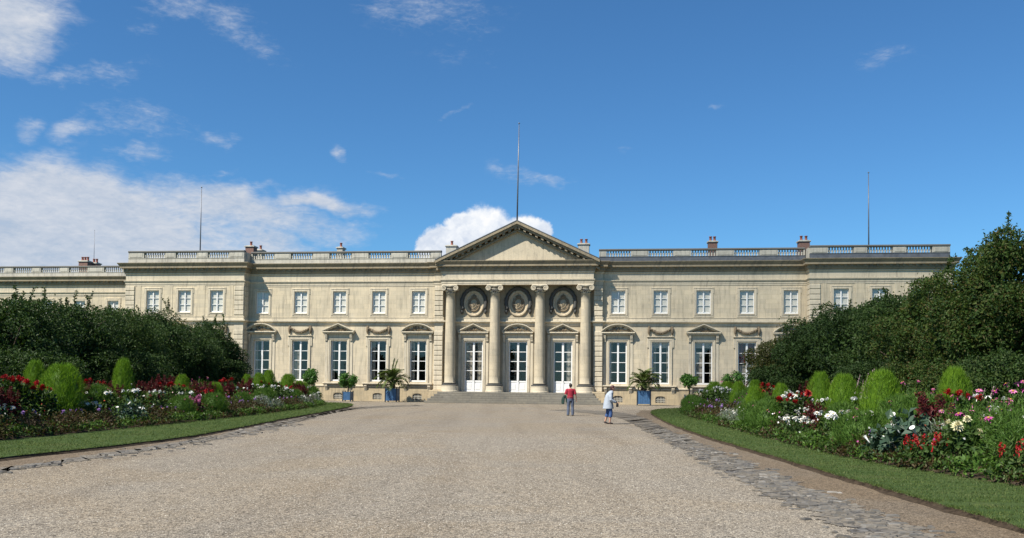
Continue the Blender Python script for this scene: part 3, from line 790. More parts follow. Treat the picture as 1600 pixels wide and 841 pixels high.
chimney(1114, 370, 388, 14, -5, M_BRICK, 2, 0); chimney(1257, 369, 388, 17, -5, M_BRICK, 2, 0)

# flagpoles
def pole(px, ytop, ybase, w, label, r, lean=0):
    u, zt = fac(px, ytop, w); _, z0 = fac(px, ybase, w)
    z0 = {0: 13.1}.get(0) if w != -.6 else 16.6
    p = loc_uw(u, w, z0)
    t = thing('flagpole', label, 'flagpole', p, 0, 'bare flagpoles on the palace roof')
    h = zt-z0
    MB().tube([(0, 0, 0), (lean*.5, 0, h*.5), (lean, 0, h*.985)], [r, r*.8, r*.45], 8).obj('pole', M_GALV, t, True)
    MB().ball((lean, 0, h), r*1.1, 8, 6).obj('finial', M_GALV, t, True)
    MB().box(-r*2.2, r*2.2, -r*2.2, r*2.2, -.02, .12).obj('foot', M_IRON, t)
pole(809.5, 193, 346, -.6, 'tallest bare flagpole, rising from the apex of the portico pediment', .075, .1)
pole(315, 293, 393, -3, 'bare flagpole on the roof of the left pavilion, above the left hedge', .07)
pole(1357, 270, 386, -3, 'bare flagpole on the roof of the right pavilion, near the right-hand trees', .07)
pole(148, 360, 412, -15, 'thin short flagpole behind brick chimneys of the set-back left wing', .04)

# ================================================================== added for its shade: an unseen cloud
def add_shade_cloud():
    "unseen, added cloud high behind the camera; its shade lies over the right wing and the right garden"
    m, t, b = mat('shade_cloud_veil'); t.n.remove(b); df = t.new('ShaderNodeBsdfDiffuse'); df.inputs[0].default_value = (.9, .9, .92, 1)
    tr = t.new('ShaderNodeBsdfTransparent'); mx = t.new('ShaderNodeMixShader'); mx.inputs[0].default_value = .19
    t.l.new(tr.outputs[0], mx.inputs[1]); t.l.new(df.outputs[0], mx.inputs[2]); t.l.new(mx.outputs[0], t.n['Material Output'].inputs[0])
    rnd = random.Random(8); mb = MB(); C = Vector((55, 58, 0))+TO_SUN*620
    for i in range(30):
        a, q = rnd.uniform(0, 6.28), math.sqrt(rnd.random()); r = rnd.uniform(9, 16)
        mb.ball((C.x+36*q*math.cos(a), C.y+52*q*math.sin(a), C.z+rnd.uniform(-3, 5)), (r, r, r*.6), 12, 8)
    me = mb.mesh('tmp', m); o = bpy.data.objects.new('tmp', me); COL.objects.link(o)
    r = o.modifiers.new('r', 'REMESH'); r.mode = 'VOXEL'; r.voxel_size = 1.6
    me2 = bpy.data.meshes.new_from_object(o.evaluated_get(bpy.context.evaluated_depsgraph_get())); bpy.data.objects.remove(o)
    if not me2.materials: me2.materials.append(m)
    link('shade_cloud', me2)['kind'] = 'structure'
add_shade_cloud()

# ================================================================== ground
def gravel_mat(name, c1, c2, c3, scale=38, patch=True, dark=(.07, .062, .055)):
    m, t, b = mat(name); c = t.new('ShaderNodeTexCoord').outputs['Object']
    rc = t.vor(c, scale, out='Color'); sp = t.new('ShaderNodeSeparateColor'); t.put(sp.inputs[0], rc)
    rc2 = t.vor(c, scale*.42, out='Color'); sp2 = t.new('ShaderNodeSeparateColor'); t.put(sp2.inputs[0], rc2)
    col = t.ramp(sp.outputs[0], [(.0, dark), (.10, tuple(q*.55 for q in c1)), (.35, c1), (.7, c2), (1, c3)])
    col2 = t.ramp(sp2.outputs[1], [(.0, (.45, .44, .43)), (.12, (.8, .8, .8)), (.5, (1, 1, 1)), (1, (1.15, 1.12, 1.08))])
    col = t.mix(1, col, col2, 'MULTIPLY')
    d = t.vor(c, scale)
    col = t.mix(t.mapr(d, .35, .75, 0, .6), col, tuple(q*.6 for q in dark)+(1,))
    big = t.noise(c, .22, 6, .62, .8)
    st = t.noise(t.mapping(c, rot=(0, 0, .06), scale=(1.0, .06, 1)), .75, 6, .6)
    col = t.mix(t.mapr(big, .38, .66, 0, .65), col, t.mix(1, col, (1.03, .95, .83, 1), 'MULTIPLY'))
    col = t.mix(t.mapr(st, .44, .68, 0, .6), col, t.mix(1, col, (.78, .76, .75, 1), 'MULTIPLY'))
    mid = t.noise(c, 3.2, 5, .6)
    col = t.mix(t.mapr(mid, .3, .7, .22, 0), col, t.mix(1, col, (.6, .58, .55, 1), 'MULTIPLY'))
    t.put(b.inputs['Base Color'], col); b.inputs['Roughness'].default_value = .92; b.inputs['Specular IOR Level'].default_value = .15
    t.put(b.inputs['Normal'], t.bump(t.math('ADD', t.math('SUBTRACT', 1, d), t.math('MULTIPLY', mid, .5)), .6, .008))
    return m
M_GRAV = gravel_mat('gravel', (.28, .246, .193), (.35, .312, .25), (.425, .383, .312), 62)
M_DIRT = gravel_mat('trodden_dirt', (.17, .135, .095), (.22, .18, .13), (.29, .24, .18), 60, dark=(.09, .07, .05))
M_PALE = gravel_mat('pale_sand', (.30, .27, .21), (.36, .32, .25), (.42, .38, .30), 50, dark=(.2, .18, .15))
def cobble_mat():
    m, t, b = mat('old_cobbles'); c = t.new('ShaderNodeTexCoord').outputs['Object']
    cw = t.vmath('ADD', c, t.vmath('SCALE', t.noise(c, 3, 3, out=1), .08))
    mp = t.mapping(cw, rot=(0, 0, .15), scale=(.75, 1.5, 1))
    d = t.vor(mp, 9.5, 'DISTANCE_TO_EDGE'); rc = t.vor(mp, 9.5, out='Color'); sp = t.new('ShaderNodeSeparateColor'); t.put(sp.inputs[0], rc)
    col = t.ramp(sp.outputs[0], [(0, (.08, .075, .068)), (.6, (.125, .118, .106)), (.9, (.17, .162, .148)), (1, (.24, .23, .21))])
    col = t.mix(t.mapr(d, .03, .10, 1, 0), col, (.075, .062, .045, 1))
    nz = t.noise(c, 1.3, 6, .65)
    col = t.mix(t.mapr(nz, .36, .54, 0, .92), col, (.21, .18, .135, 1))
    t.put(b.inputs['Base Color'], col); b.inputs['Roughness'].default_value = .8
    t.put(b.inputs['Normal'], t.bump(t.math('ADD', t.mapr(d, 0, .14), t.math('MULTIPLY', t.noise(c, 30, 3), .2)), 1, .035))
    return m
M_COB = cobble_mat()
def lawn_mat():
    m, t, b = mat('lawn_grass'); c = t.new('ShaderNodeTexCoord').outputs['Object']
    n1 = t.noise(c, .8, 6, .65); n2 = t.noise(c, 60, 3, .7); n3 = t.noise(c, 6, 4, .6)
    col = t.ramp(n1, [(.3, (.058, .098, .026)), (.55, (.085, .125, .036)), (.75, (.13, .142, .055))])
    col = t.mix(t.mapr(n2, .35, .7, .55, 0), col, (.016, .034, .010, 1))
    col = t.mix(t.mapr(n3, .55, .8, 0, .4), col, (.095, .092, .040, 1))
    t.put(b.inputs['Base Color'], col); b.inputs['Roughness'].default_value = .9; b.inputs['Specular IOR Level'].default_value = .1
    t.put(b.inputs['Normal'], t.bump(t.math('ADD', n2, t.math('MULTIPLY', n3, .6)), .8, .04)); return m
M_LAWN = lawn_mat()
M_SOIL = plain('dark_soil', (.045, .033, .022), .95, .45, 12, spec=.1)
M_FIELD = plain('far_grass', (.06, .085, .03), .95, .3, .05, spec=.1)

def smooth_line(pts, step=.5, jit=0, seed=0):
    rnd = np.random.RandomState(seed); P = [np.array(p, float) for p in pts]; out = []
    for i in range(len(P)-1):
        p0 = P[max(i-1, 0)]; p1 = P[i]; p2 = P[i+1]; p3 = P[min(i+2, len(P)-1)]
        n = max(2, int(np.linalg.norm(p2-p1)/step))
        for k in range(n):
            t = k/n
            out.append(.5*((2*p1)+(-p0+p2)*t+(2*p0-5*p1+4*p2-p3)*t*t+(-p0+3*p1-3*p2+p3)*t**3))
    out.append(P[-1]); out = np.array(out)
    if jit:
        w = rnd.randn(len(out)); w = np.convolve(w, [.25, .5, .25], 'same'); out[:, 0] += w*jit
    return out
def sheet(name, ring, z, m, thick=0, m2=None, **kw):
    mb = MB(); n = len(ring); mb.add([(p[0], p[1], z) for p in ring], [tuple(range(n))])
    o = mb.obj(name, [m], None, **kw); return o
def struct(o): o['kind'] = 'structure'; return o
mb = MB(); mb.add([(-1500, -400, -.012), (1500, -400, -.012), (1500, 2500, -.012), (-1500, 2500, -.012)], [(0, 1, 2, 3)]); struct(mb.obj('ground', M_FIELD))
mb = MB(); mb.add([(-45, -12, 0), (45, -12, 0), (45, 96, 0), (-45, 96, 0)], [(0, 1, 2, 3)]); struct(mb.obj('gravel_drive', M_GRAV))
a, b_ = -30, 30
pv = [loc_uw(u, w, .004) for u, w in ((-27, 5.6), (27, 5.0), (27, 3.6), (-27, 3.6))]
mb = MB(); mb.add([tuple(p) for p in pv], [(0, 1, 2, 3)]); struct(mb.obj('sandy_apron', M_PALE))

LL = smooth_line([(-11.4, 2), (-10.7, 11), (-10.14, 17.85), (-9.67, 20.9), (-9.25, 25.6), (-9.5, 32), (-9.98, 40.1), (-10.4, 50), (-11.0, 60), (-12.0, 67.3), (-13.4, 71.6), (-15.6, 74), (-19, 75.3), (-26, 76)], .5, .035, 1)
RL = smooth_line([(5.3, 2), (5.6, 7), (5.77, 10.1), (5.82, 12.5), (5.9, 16.5), (5.99, 20.9), (6.22, 29), (6.8, 38), (7.49, 45.5), (8.3, 52.9), (9.5, 59.5), (11.3, 64.5), (14, 68), (18, 70), (26, 71)], .5, .03, 2)
LAWN_Z = .07
def lawn(line, xfar):
    ring = [tuple(p) for p in line]+[(xfar, line[-1][1]), (xfar, line[0][1])]
    mb = MB(); n = len(ring)
    mb.add([(p[0], p[1], LAWN_Z) for p in ring], [tuple(range(n))]); o = struct(mb.obj('lawn', M_LAWN))
    me = o.data
    if me.polygons[0].normal.z < 0: me.flip_normals()
    mb = MB(); rnd = np.random.RandomState(4); s = 1 if xfar < 0 else -1
    k = len(line); v = []
    for i, p in enumerate(line):
        j = rnd.uniform(.03, .13)
        v += [(p[0], p[1], LAWN_Z), (p[0]+s*.015, p[1], LAWN_Z-.03), (p[0]+s*j, p[1], .004)]
    f = []
    for i in range(k-1):
        for q in range(2): f.append((3*i+q, 3*i+3+q, 3*i+4+q, 3*i+1+q))
    mb.add(v, f); struct(mb.obj('soil_edge', M_SOIL))
lawn(LL, -70); lawn(RL, 70)
def ribbon(name, A, B, z, m, n=90, jit=.06, seed=0):
    rnd = np.random.RandomState(seed)
    def res(Q):
        Q = np.array(Q, float); Q = smooth_line(Q, .3); d = np.r_[0, np.cumsum(np.linalg.norm(np.diff(Q, axis=0), axis=1))]
        t = np.linspace(0, d[-1], n); return np.c_[np.interp(t, d, Q[:, 0]), np.interp(t, d, Q[:, 1])]
    A, B = res(A), res(B); A[:, 0] += rnd.randn(n)*jit; B[:, 0] += rnd.randn(n)*jit
    v = [(p[0], p[1], z) for p in A]+[(p[0], p[1], z) for p in B]
    mb = MB(); mb.add(v, [(i, i+1, n+i+1, n+i) for i in range(n-1)]); o = struct(mb.obj(name, m))
    if o.data.polygons[0].normal.z < 0: o.data.flip_normals()
ribbon('dirt_verge', [(4.0, 2), (4.2, 8), (4.3, 14), (4.6, 22), (5.1, 30), (6.0, 42), (7.2, 52), (9.0, 62)], [(6.2, 2), (6.3, 8), (6.4, 14), (6.6, 22), (6.9, 30), (7.6, 42), (8.8, 52), (11, 62)], .004, M_DIRT, seed=3)
ribbon('cobbled_gutter', [(3.5, 2), (3.7, 8), (3.85, 12), (4.0, 16), (4.25, 20), (4.7, 27), (5.15, 36), (5.5, 46), (4.6, 54), (2.6, 60)], [(4.6, 2), (4.68, 8), (4.75, 12), (4.85, 16), (5.05, 20), (5.55, 29), (6.2, 38), (6.9, 48), (6.6, 57), (4.0, 63)], .008, M_COB, n=420, jit=.10, seed=4)
ribbon('dirt_verge', [(-11.9, 2), (-11.2, 11), (-10.5, 18), (-9.9, 23), (-9.7, 28), (-9.9, 34)], [(-9.6, 2), (-9.3, 11), (-9.0, 17), (-8.75, 21), (-8.6, 26), (-8.9, 34)], .004, M_DIRT, seed=5)
ribbon('cobbled_gutter', [(-9.9, 2), (-9.6, 10), (-9.3, 16), (-9.05, 20), (-8.9, 25), (-9.3, 32), (-9.8, 40), (-10.4, 52), (-10.6, 61), (-9.6, 67), (-7.4, 71)], [(-9.1, 2), (-8.95, 10), (-8.8, 16), (-8.5, 20), (-8.3, 25), (-8.5, 31), (-9.0, 38), (-9.7, 48), (-9.9, 56), (-8.8, 63), (-6.6, 68)], .008, M_COB, n=420, jit=.10, seed=6)

def setts(A, B, z0, z1, n, seed):
    "worn setts of the gutter, all in one paved mesh"
    A, B = smooth_line(A, .3), smooth_line(B, .3); rng = np.random.RandomState(seed); mb = MB()
    ya = A[:, 1]; yb = B[:, 1]; y = z0; row = 0
    while y < z1:
        xa, xb = np.interp(y, ya, A[:, 0]), np.interp(y, yb, B[:, 0]); x = min(xa, xb)-.25+rng.uniform(0, .1); xe = max(xa, xb)+.25
        dy = rng.uniform(.055, .10)*(1+max(0, y-14)*.02)
        while x < xe:
            w = rng.uniform(.08, .2)*(1+max(0, y-14)*.012); e = min(x-(xe-2*.25-abs(xb-xa)) if 0 else x-min(xa, xb), max(xa, xb)-x)
            keep = .86 if e > .22 else (.55 if e > 0 else .2)
            patch = .5+.5*math.sin(x*3.1+2*math.sin(y*.7))*math.sin(y*1.3+x)
            if rng.rand() < keep*(.12+(.66 if seed == 1 else .2)*patch):
                h = rng.uniform(.004, .022); y_ = y; y = y+rng.uniform(-.05, .05)+.03*math.sin(x*9+row); j = rng.uniform(-.03, .03, 8); t_ = rng.uniform(-.012, .012, 4)
                c = [(x+j[0], y+j[1]), (x+w-.02+j[2], y+j[3]), (x+w-.02+j[4], y+dy-.015+j[5]), (x+j[6], y+dy-.015+j[7])]; mx = sum(p[0] for p in c)/4; my = sum(p[1] for p in c)/4
                v = [(p[0], p[1], .004) for p in c]+[(mx+(p[0]-mx)*.8, my+(p[1]-my)*.8, .008+h+t_[i]*.7) for i, p in enumerate(c)]
                mb.add(v, [(4, 5, 6, 7)]+[(i, (i+1) % 4, 4+(i+1) % 4, 4+i) for i in range(4)]); y = y_
            x += w
        y += dy; row += 1
    return mb.obj('gutter_setts', M_SETT, recalc=False, kind='structure')
m_, t_, b_ = mat('sett_stone'); g_ = t_.new('ShaderNodeNewGeometry'); c_ = t_.new('ShaderNodeTexCoord').outputs['Object']
cc = t_.ramp(g_.outputs['Random Per Island'], [(0, (.07, .067, .062)), (.5, (.11, .105, .096)), (.85, (.16, .152, .137)), (1, (.27, .255, .23))])
cc = t_.mix(t_.mapr(t_.noise(c_, 9, 5, .65), .42, .7, 0, .7), cc, (.16, .135, .10, 1)); t_.put(b_.inputs['Base Color'], cc); b_.inputs['Roughness'].default_value = .85; b_.inputs['Specular IOR Level'].default_value = .2
t_.put(b_.inputs['Normal'], t_.bump(t_.noise(c_, 40, 4), .6, .01)); M_SETT = m_
setts([(3.5, 2), (3.7, 8), (3.85, 12), (4.0, 16), (4.25, 20), (4.7, 27), (5.15, 36), (5.5, 46)], [(4.6, 2), (4.68, 8), (4.75, 12), (4.85, 16), (5.05, 20), (5.55, 29), (6.2, 38), (6.9, 48)], 8.8, 34, 0, 1)
setts([(-9.9, 2), (-9.6, 10), (-9.3, 16), (-9.05, 20), (-8.9, 25), (-9.3, 32), (-9.8, 40)], [(-8.9, 2), (-8.7, 10), (-8.55, 16), (-8.25, 20), (-8.0, 25), (-8.1, 31), (-8.5, 38)], 13.5, 36, 0, 2)
# loose pebbles lying on the gravel near the camera
rng = np.random.RandomState(12); n = 40000; Z = 8.6*(30/8.6)**(rng.rand(n)**.8); X = rng.uniform(-.62, .46, n)*Z; X = np.where(rng.rand(n) < .25, rng.uniform(-.2, .2, n)*Z, X)
ok = (X > -9.4+.0*Z) & (X < 4.3); X = X[ok]; Z = Z[ok]; n = len(X); r_ = rng.uniform(.005, .010, n)*(.8+Z/40); an = rng.uniform(0, 6.28, n)
oc = np.array([(1, 0, 0), (0, 1, 0), (-1, 0, 0), (0, -1, 0), (.1, 0, .75)]); V = np.repeat(oc[None], n, 0)*r_[:, None, None]*rng.uniform(.7, 1.3, (n, 5, 1))
ca, sa = np.cos(an)[:, None], np.sin(an)[:, None]; V = np.stack([V[:, :, 0]*ca-V[:, :, 1]*sa+X[:, None], V[:, :, 0]*sa+V[:, :, 1]*ca+Z[:, None], V[:, :, 2]+.001], 2)
Fp = (np.array([(0, 1, 4), (1, 2, 4), (2, 3, 4), (3, 0, 4)])[None]+5*np.arange(n)[:, None, None]).reshape(-1, 3)
me = bpy.data.meshes.new('loose_pebbles'); me.vertices.add(n*5); me.vertices.foreach_set('co', V.astype(np.float32).ravel()); me.loops.add(n*12); me.loops.foreach_set('vertex_index', Fp.astype(np.int32).ravel())
me.polygons.add(n*4); me.polygons.foreach_set('loop_start', np.arange(0, n*12, 3, dtype=np.int32)); me.polygons.foreach_set('loop_total', np.full(n*4, 3, np.int32)); me.update(calc_edges=True)
m_, t_, b_ = mat('pebble'); g_ = t_.new('ShaderNodeNewGeometry')
t_.put(b_.inputs['Base Color'], t_.ramp(g_.outputs['Random Per Island'], [(0, (.12, .105, .085)), (.15, (.22, .19, .15)), (.5, (.30, .265, .21)), (.9, (.36, .325, .265)), (1, (.45, .42, .36))])); b_.inputs['Roughness'].default_value = .85
me.materials.append(m_); o = link('loose_pebbles', me); o['kind'] = 'stuff'

# ================================================================== leaves
def quads(name, arrs, mats, extra=None, smooth=False):
    "leaf blades: arrays of base point, direction, side normal, length, width, slot -> folded rhombic faces"
    Vs = []; ms = []
    for P, D, N, L, Wd, slot in arrs:
        n = len(P); L = np.broadcast_to(L, n)[:, None]; Wd = np.broadcast_to(Wd, n)[:, None]
        D = D/np.linalg.norm(D, axis=1, keepdims=True)
        S = np.cross(D, N); S /= np.maximum(np.linalg.norm(S, axis=1, keepdims=True), 1e-6); Nn = np.cross(S, D)
        mid = P+D*L*.45
        Vs.append(np.stack([P, mid+S*Wd*.5+Nn*Wd*.15, P+D*L-Nn*L*.12, mid-S*Wd*.5+Nn*Wd*.15], 1).reshape(-1, 3)); ms.append(np.full(n, slot))
    V = np.concatenate(Vs); ms = np.concatenate(ms); nq = len(ms)
    ev, ef, em = ([], [], []) if extra is None else (extra.v, extra.f, extra.m)
    me = bpy.data.meshes.new(name)
    if ef:
        me.from_pydata([tuple(p) for p in V]+list(ev), [], [tuple(r) for r in np.arange(nq*4).reshape(-1, 4).tolist()]+[tuple(i+nq*4 for i in f) for f in ef])
        me.polygons.foreach_set('material_index', np.concatenate([ms, np.array(em, int)]).astype(np.int32))
    else:
        me.vertices.add(nq*4); me.vertices.foreach_set('co', V.astype(np.float32).ravel())
        me.loops.add(nq*4); me.loops.foreach_set('vertex_index', np.arange(nq*4, dtype=np.int32))
        me.polygons.add(nq); me.polygons.foreach_set('loop_start', np.arange(0, nq*4, 4, dtype=np.int32)); me.polygons.foreach_set('loop_total', np.full(nq, 4, np.int32))
        me.polygons.foreach_set('material_index', ms.astype(np.int32))
    for m in mats: me.materials.append(m)
    me.update(calc_edges=True); me.validate(); return me
def rdir(rng, n, up=0.0):
    d = rng.randn(n, 3); d[:, 2] += up; return d/np.linalg.norm(d, axis=1, keepdims=True)
def leafmat(name, stops, trans=.25, rough=.55, spec=.2):
    m, t, b = mat(name); g = t.new('ShaderNodeNewGeometry')
    col = t.ramp(g.outputs['Random Per Island'], stops)
    c = t.new('ShaderNodeTexCoord').outputs['Object']
    col = t.mix(t.mapr(t.noise(c, 1.1, 4, .6), .35, .7, 0, .45), col, t.mix(1, col, (1.25, 1.15, .8, 1), 'MULTIPLY'))
    t.put(b.inputs['Base Color'], col); b.inputs['Roughness'].default_value = rough; b.inputs['Specular IOR Level'].default_value = spec
    tl = t.new('ShaderNodeBsdfTranslucent'); t.put(tl.inputs[0], t.mix(1, col, (1.3, 1.35, .6, 1), 'MULTIPLY'))
    mx = t.new('ShaderNodeMixShader'); mx.inputs[0].default_value = trans
    t.l.new(b.outputs[0], mx.inputs[1]); t.l.new(tl.outputs[0], mx.inputs[2]); t.l.new(mx.outputs[0], t.n['Material Output'].inputs[0]); return m
def gr(*cs): return [(i/(len(cs)-1), c) for i, c in enumerate(cs)]
L_DARK = leafmat('dark_leaves', gr((.015, .031, .009), (.025, .052, .013), (.037, .072, .018), (.055, .092, .025)))
L_MID = leafmat('mid_leaves', gr((.019, .040, .010), (.034, .068, .016), (.050, .092, .021), (.07, .10, .03)))
L_YEL = leafmat('olive_leaves', gr((.026, .038, .010), (.05, .066, .017), (.075, .082, .022), (.10, .085, .03)))
L_RUSTY = leafmat('rust_tinged_leaves', gr((.022, .048, .011), (.038, .076, .016), (.056, .10, .021), (.085, .125, .028), (.095, .07, .026)))
L_LIME = leafmat('lime_needles', gr((.05, .11, .010), (.095, .195, .013), (.135, .25, .018), (.175, .29, .026)), .3)
L_FEATH = leafmat('feathery_leaves', gr((.04, .09, .015), (.065, .135, .022), (.095, .165, .032)), .3)
L_BLUE = leafmat('blue_green_leaves', gr((.022, .048, .030), (.038, .072, .046), (.06, .10, .066)), .15)
L_BRONZE = leafmat('bronze_leaves', gr((.030, .018, .010), (.055, .035, .016), (.045, .055, .018), (.085, .045, .022)))
L_CRIM = leafmat('crimson_leaves', gr((.045, .006, .010), (.085, .010, .016), (.12, .018, .02), (.04, .02, .014)), .2)
L_SILV = leafmat('silver_leaves', gr((.10, .135, .10), (.15, .18, .14), (.21, .24, .19)), .15)
L_PALM = leafmat('palm_leaves', gr((.06, .10, .025), (.095, .14, .04), (.14, .17, .06)), .15, .4)
L_POT = leafmat('glossy_leaves', gr((.03, .085, .016), (.05, .125, .024), (.08, .165, .035)), .25, .4)
P_RED = plain('red_petals', (.34, .008, .010), .5, .35, 14); P_WHITE = plain('white_petals', (.68, .68, .64), .6, .08, 14)
P_PINK = plain('pink_petals', (.46, .13, .28), .6, .3, 5); P_MAG = plain('magenta_petals', (.30, .03, .17), .6, .3, 8)
P_CREAM = plain('cream_petals', (.62, .58, .36), .6, .15, 9); P_RUST = plain('rust_petals', (.30, .055, .02), .6, .35, 9)
P_PALE = plain('pale_pink_petals', (.48, .33, .32), .6, .2, 9); P_LILAC = plain('lilac_petals', (.24, .12, .34), .6, .2, 9)
M_BARK = plain('bark', (.075, .058, .042), .9, .35, 9, spec=.1); M_STEM = plain('green_stem', (.045, .07, .022), .7, .2, 9)

# ------------------------------------------------------------------ big shrubs and trees
def crown_mesh(seed, h, w, leaf, n, m, low=.04, shoots=10, nb=62, flowers=None):
    rng = np.random.RandomState(seed); cz = h*(.5+low/2); ax = np.array([w/2, w/2*.92, h*(1-low)/2])
    d = rdir(rng, nb, .15); rr = rng.uniform(.55, 1.0, nb); rr[:nb//5] = rng.uniform(.1, .5, nb//5)
    c = d*rr[:, None]*ax; c[:, 2] += cz
    br = rng.uniform(.13, .31, nb)*w/2*(1.2-.3*rr); c[:, 2] = np.maximum(c[:, 2], br*.7)
    top = c[:, 2]+br; c[:, 2] -= np.maximum(0, top-h*.985)
    core = MB(); n = int(n*2.3); leaf = leaf*.98
    bi = rng.choice(nb, n, p=br**2/(br**2).sum()); dd = rdir(rng, n, .25)
    q = rng.uniform(.55, 1.0, n)**.6*(1+.22*rng.randn(n)*(rng.rand(n) < .3))
    P = c[bi]+dd*(br[bi]*q)[:, None]*np.array([1.15, 1.15, .85])
    P[:, 2] = np.maximum(P[:, 2], .03)
    N = dd*.7+rdir(rng, n)*.75; D = rdir(rng, n)+dd*.5; D[:, 2] -= .45
    arr = [(P, D, N, leaf*rng.uniform(.6, 1.25, n), leaf*rng.uniform(.36, .66, n), 0)]
    k = n//7; di = rdir(rng, k)*rng.uniform(.1, .8, k)[:, None]*ax; di[:, 2] += cz
    arr.append((di, rdir(rng, k), rdir(rng, k), leaf*1.7, leaf*1.1, 0)); tw = MB()
    for k in range(shoots):
        j = rng.choice(np.argsort(c[:, 2]+br)[-nb//2:]); b0 = c[j]+np.array([rng.randn()*.3*br[j], rng.randn()*.3*br[j], br[j]*.7])
        L = rng.uniform(.3, .8)*(.5+.07*h); le = rng.randn(2)*.25; t = np.linspace(0, 1, 26)
        S = b0+np.c_[le[0]*t*t*L, le[1]*t*t*L, t*L]; tw.tube([S[0], S[12], S[25]], [.018, .012, .004], 4)
        D2 = rdir(rng, 26*2, .3); arr.append((np.repeat(S, 2, 0), D2, rdir(rng, 52), leaf*rng.uniform(.7, 1.2, 52), leaf*.45, 0))
    o = len(core.v); core.v += tw.v; core.f += [tuple(i+o for i in f) for f in tw.f]; core.m += [0]*len(tw.f)
    mats = [m]
    if flowers:
        fm, nf = flowers; mats.append(fm); dd = rdir(rng, nf, .2); bi = rng.choice(nb, nf)
        P = c[bi]+dd*br[bi][:, None]*1.03; N = dd+rdir(rng, nf)*.4; arr.append((P, rdir(rng, nf), N, .09, .09, 1))
    return quads('crown', arr, mats, core), c, br
def tree(kind, label, px, ytop, X, w, m, leaf, n, seed, group, cat='shrub', Z=None, low=.03, shoots=9, nb=62, flowers=None, h=None):
    Z = Z or X*FPX/(px-800)
    if h is None: h = EYE+(horizon(px)-ytop)*Z/FPX
    t = thing(kind, label, cat, (X, Z, LAWN_Z), random.Random(seed).uniform(0, 6.28), group)
    me, c, br = crown_mesh(seed, h, w, leaf, n, m, low, shoots, nb, flowers); link('crown', me, t)
    mb = MB(); rnd = random.Random(seed)
    tr = .035*h**.9
    pts = [(0, 0, -.05), (rnd.uniform(-.1, .1), rnd.uniform(-.1, .1), h*.2), (rnd.uniform(-.2, .2), rnd.uniform(-.2, .2), h*.42), (0, 0, h*.66)]
    mb.tube(pts, [tr*1.25, tr, tr*.75, tr*.3], 9)
    for k in range(0, len(c), 5):
        p0 = Vector(pts[1+(k//5) % 2]); p1 = Vector(c[k]); mb.tube([p0, p0.lerp(p1, .5)+Vector((0, 0, .12*h*.3)), p1], [tr*.5, tr*.33, tr*.12], 6)
    mb.obj('trunk', M_BARK, t, True); return t
LH = 'dark shrubs massed along the left garden'; RH = 'shrubs and small trees massed along the right garden'
tree('tall_shrub', 'dark bushy shrub at the left edge, reddish shoots above its top', 8, 462, -20.5, 6.2, L_DARK, .13, 15000, 1, LH, shoots=16)
tree('tall_shrub', 'dark shrub with one tall leafy shoot, below the thin chimney flagpole', 92, 466, -22, 6.2, L_DARK, .13, 15000, 2, LH, shoots=14)
tree('tall_shrub', 'broad dark green shrub left of the nearer pavilion corner', 168, 478, -21.5, 6.6, L_MID, .12, 15000, 3, LH)
tree('tall_shrub', 'dark green shrub standing below the left pavilion\'s leftmost upper window', 228, 478, -22, 6.2, L_DARK, .13, 14000, 4, LH, shoots=12)
tree('tall_shrub', 'yellowing olive shrub under the left pavilion\'s middle window', 268, 494, -23.5, 5.6, L_YEL, .14, 12000, 5, LH)
tree('tall_shrub', 'low dense dark shrub in front of the left pavilion\'s pedimented window', 288, 505, -21, 5.5, L_DARK, .13, 13000, 6, LH, shoots=5)
tree('tall_shrub', 'feathery dark shrub at the palace end of the left row', 331, 500, -22, 5.0, L_DARK, .13, 13000, 7, LH, shoots=20)
tree('tall_shrub', 'small drooping shrub beside the leftmost wing window, last of the left row', 358, 548, -21.3, 3.4, L_MID, .13, 7000, 8, LH, shoots=8)
tree('low_shrub', 'low dark shrub filling the left edge behind the red dahlias', 45, 545, -18.8, 4.6, L_DARK, .12, 11000, 9, LH, shoots=4)
tree('low_shrub', 'low dark shrub behind the single tall flame-shaped kochia', 190, 548, -19.4, 4.8, L_DARK, .12, 11000, 10, LH, shoots=4)
tree('tall_tree', 'large dark tree just outside the left edge, shading the near bed', 0, 0, -20.5, 8, L_DARK, .16, 12000, 12, LH, 'tree', Z=22, h=9.0)
tree('tall_tree', 'leafy dark tree outside the left edge, nearest the camera', 0, 0, -20, 7.5, L_MID, .16, 10000, 13, LH, 'tree', Z=11, h=8.5)
tree('tall_shrub', 'olive green shrub beside the red-curtained window, palace end of the right row', 1218, 526, 18, 4.6, L_YEL, .13, 12000, 21, RH, shoots=6)
tree('low_shrub', 'low dark shrub hiding the foot of the right wing, before the olive shrub', 1222, 570, 16.3, 4.0, L_DARK, .12, 9000, 22, RH, shoots=3)
tree('tall_shrub', 'dark green shrub below the right pavilion corner quoins', 1283, 490, 18.5, 5.6, L_DARK, .14, 14000, 23, RH, shoots=8)
tree('tall_shrub', 'dark leafy shrub rising before the right pavilion\'s first upper window', 1345, 462, 18.5, 5.8, L_DARK, .14, 15000, 24, RH)
tree('tall_shrub', 'broad dark green tree-like shrub under the right pavilion cornice', 1405, 452, 18, 5.6, L_MID, .14, 15000, 25, RH)
tree('tall_shrub', 'rust-tinged shrub left of the tall right-hand tree', 1462, 428, 17.5, 4.8, L_RUSTY, .13, 15000, 26, RH)
tree('tall_tree', 'airy tree with twiggy top crossing the end of the right balustrade', 1522, 388, 17, 4.6, L_RUSTY, .12, 16000, 27, RH, 'tree', shoots=22)
tree('tall_tree', 'tallest leafy tree, filling the right edge against the sky', 1592, 356, 17.3, 5.2, L_RUSTY, .125, 22000, 28, RH, 'tree', shoots=9, nb=84)
